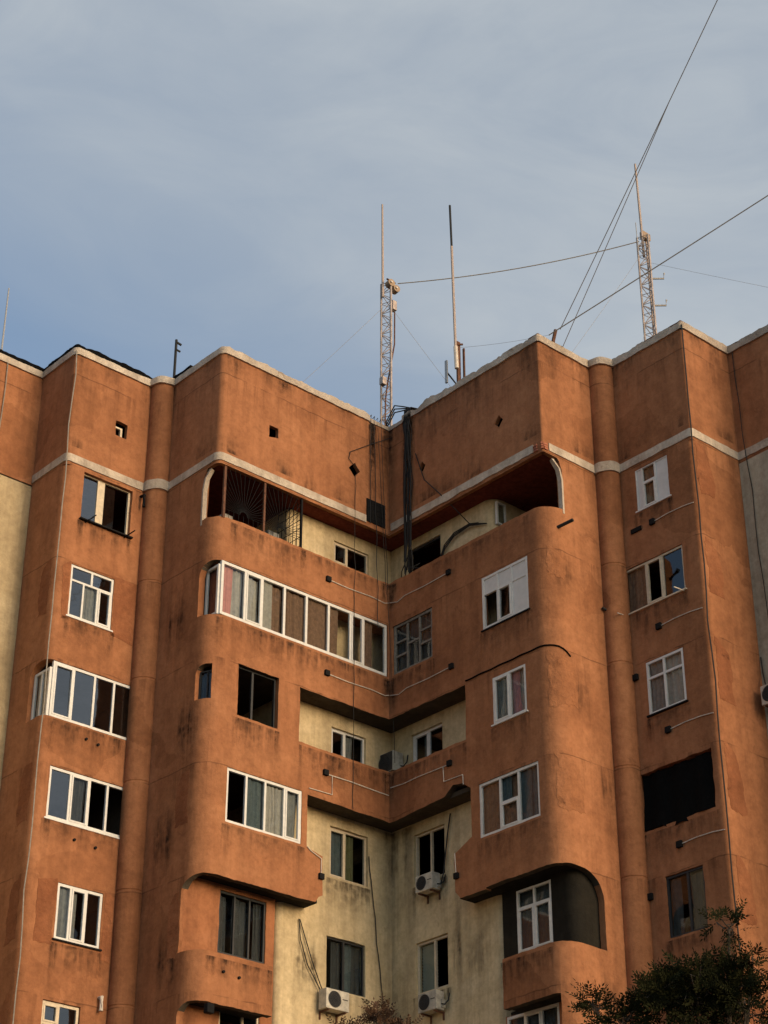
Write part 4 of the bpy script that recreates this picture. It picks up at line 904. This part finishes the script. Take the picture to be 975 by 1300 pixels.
# ---------------------------------------------------------------- trees
def leafspray(mb, base, d, L_, rnd, nl, ll, lw):
    """one compound leaf: stalk with paired leaflets"""
    d = d.normalized(); side = d.cross(Vector((rnd.uniform(-1, 1), rnd.uniform(-1, 1), rnd.uniform(-.2, 1)))).normalized(); nrm = side.cross(d)
    droop = Vector((0, 0, -1)) * rnd.uniform(.1, .5)
    for k in range(nl):
        t = .25 + .75 * (k // 2 * 2 + 1) / nl; p = base + d * L_ * t + droop * L_ * t * t * .5
        sg = 1 if k % 2 else -1
        if k == nl - 1: ax = (d + droop * .6).normalized(); sd_ = side
        else: ax = (side * sg + d * .75 + droop * rnd.uniform(0, .8) + nrm * rnd.uniform(-.3, .3)).normalized(); sd_ = ax.cross(nrm).normalized()
        l = ll * rnd.uniform(.75, 1.2); i = len(mb.v)
        mid = p + ax * l * .45
        mb.v += [tuple(p), tuple(mid + sd_ * lw + nrm * .004), tuple(p + ax * l), tuple(mid - sd_ * lw + nrm * .004)]
        mb.f.append((i, i + 1, i + 2, i + 3))
def tree(name, loc, label, H, crown, trunk_r, seed, matleaf, nl, ll, lw, per, group=None):
    """crown = list of (centre, radii, number of twigs) relative to the base"""
    rnd = random.Random(seed); root = empty(name, loc); tag(root, label, 'tree', group)
    tr = MB(); top = Vector((.15, -.1, H * .62))
    tr.tube([(0, 0, -.1), (.05, .02, H * .2), (-.04, .05, H * .42), tuple(top)], trunk_r, 10, trunk_r * .45)
    tw = MB(); lf = MB()
    for c, rad, n in crown:
        c = Vector(c)
        tr.tube([tuple(top - Vector((0, 0, H * .18))), tuple(top.lerp(c, .5) + Vector((0, 0, -.1))), tuple(c)], trunk_r * .4, 7, trunk_r * .1)
        for k in range(n):
            v = Vector((rnd.gauss(0, 1), rnd.gauss(0, 1), rnd.gauss(0, 1))).normalized(); rr = rnd.uniform(.25, 1.) ** .6
            if noise.noise((v * 2.1 + Vector((seed, 0, 0)))) < -.22: rr *= .6
            e = c + Vector((v.x * rad[0], v.y * rad[1], v.z * rad[2])) * rr
            b = c.lerp(e, rnd.uniform(.2, .5)) + Vector((0, 0, -.12 * rad[2]))
            m = b.lerp(e, .5) + Vector((rnd.uniform(-.1, .1), rnd.uniform(-.1, .1), rnd.uniform(0, .12)))
            tw.tube([tuple(b), tuple(m), tuple(e)], .011, 4, .004)
            dr = (e - b).normalized()
            for q in range(per):
                t = rnd.uniform(.35, 1.); p = b.lerp(m, t * 2) if t < .5 else m.lerp(e, t * 2 - 1)
                dd = (dr + Vector((rnd.gauss(0, .7), rnd.gauss(0, .7), rnd.gauss(.1, .6)))).normalized()
                leafspray(lf, p, dd, rnd.uniform(.16, .26) * ll / .05, rnd, nl, ll, lw)
    tr.build('trunk', 'bark', root, smooth=True); 
    cr_ = lf.build('crown', matleaf, root); tag(tw.build('twigs', 'bark', cr_), None, None, None, 'stuff')
    return root
tree('leafy_tree', (-13.05, -20.15, GROUND), 'dark leafy tree with small paired leaflets in the lower right corner', 9.2,
     [((0, 0, 8.35), (.50, .50, .50), 80), ((.28, -.28, 8.5), (.32, .32, .42), 34), ((-.26, .26, 8.35), (.36, .36, .38), 44), ((.42, -.42, 8.25), (.32, .32, .34), 28), ((-.6, .6, 8.1), (.26, .26, .18), 16), ((-.84, .84, 8.26), (.22, .22, .12), 10), ((.34, -.34, 9.25), (.14, .14, .26), 7), ((.5, -.5, 8.75), (.16, .16, .25), 6), ((.02, -.02, 7.35), (.75, .75, .6), 120), ((.1, -.1, 6.5), (1.2, 1.2, .9), 120)], .14, 5, 'leaf_dark', 11, .062, .013, 6)
tree('bare_tree', (-6.75, -7.25, GROUND), 'brown-leaved treetop poking up at the foot of the inner corner', 11.6,
     [((.0, 0, 11.85), (.30, .30, .30), 22), ((-.4, .4, 11.62), (.35, .35, .25), 22), ((.4, -.4, 11.6), (.3, .3, .22), 14), ((.02, -.02, 12.12), (.12, .12, .18), 8), ((0, 0, 10.9), (1.0, 1.0, .7), 90)], .12, 9, 'leaf_dry', 9, .075, .017, 5)
# ---------------------------------------------------------------- ground
gm = MB(); gm.quad((-600, -600, 0), (600, -600, 0), (600, 600, 0), (-600, 600, 0))
tag(gm.build('ground', 'asphalt', loc=(0, 0, GROUND)), 'dark worn asphalt yard around the block', None, kind='structure')
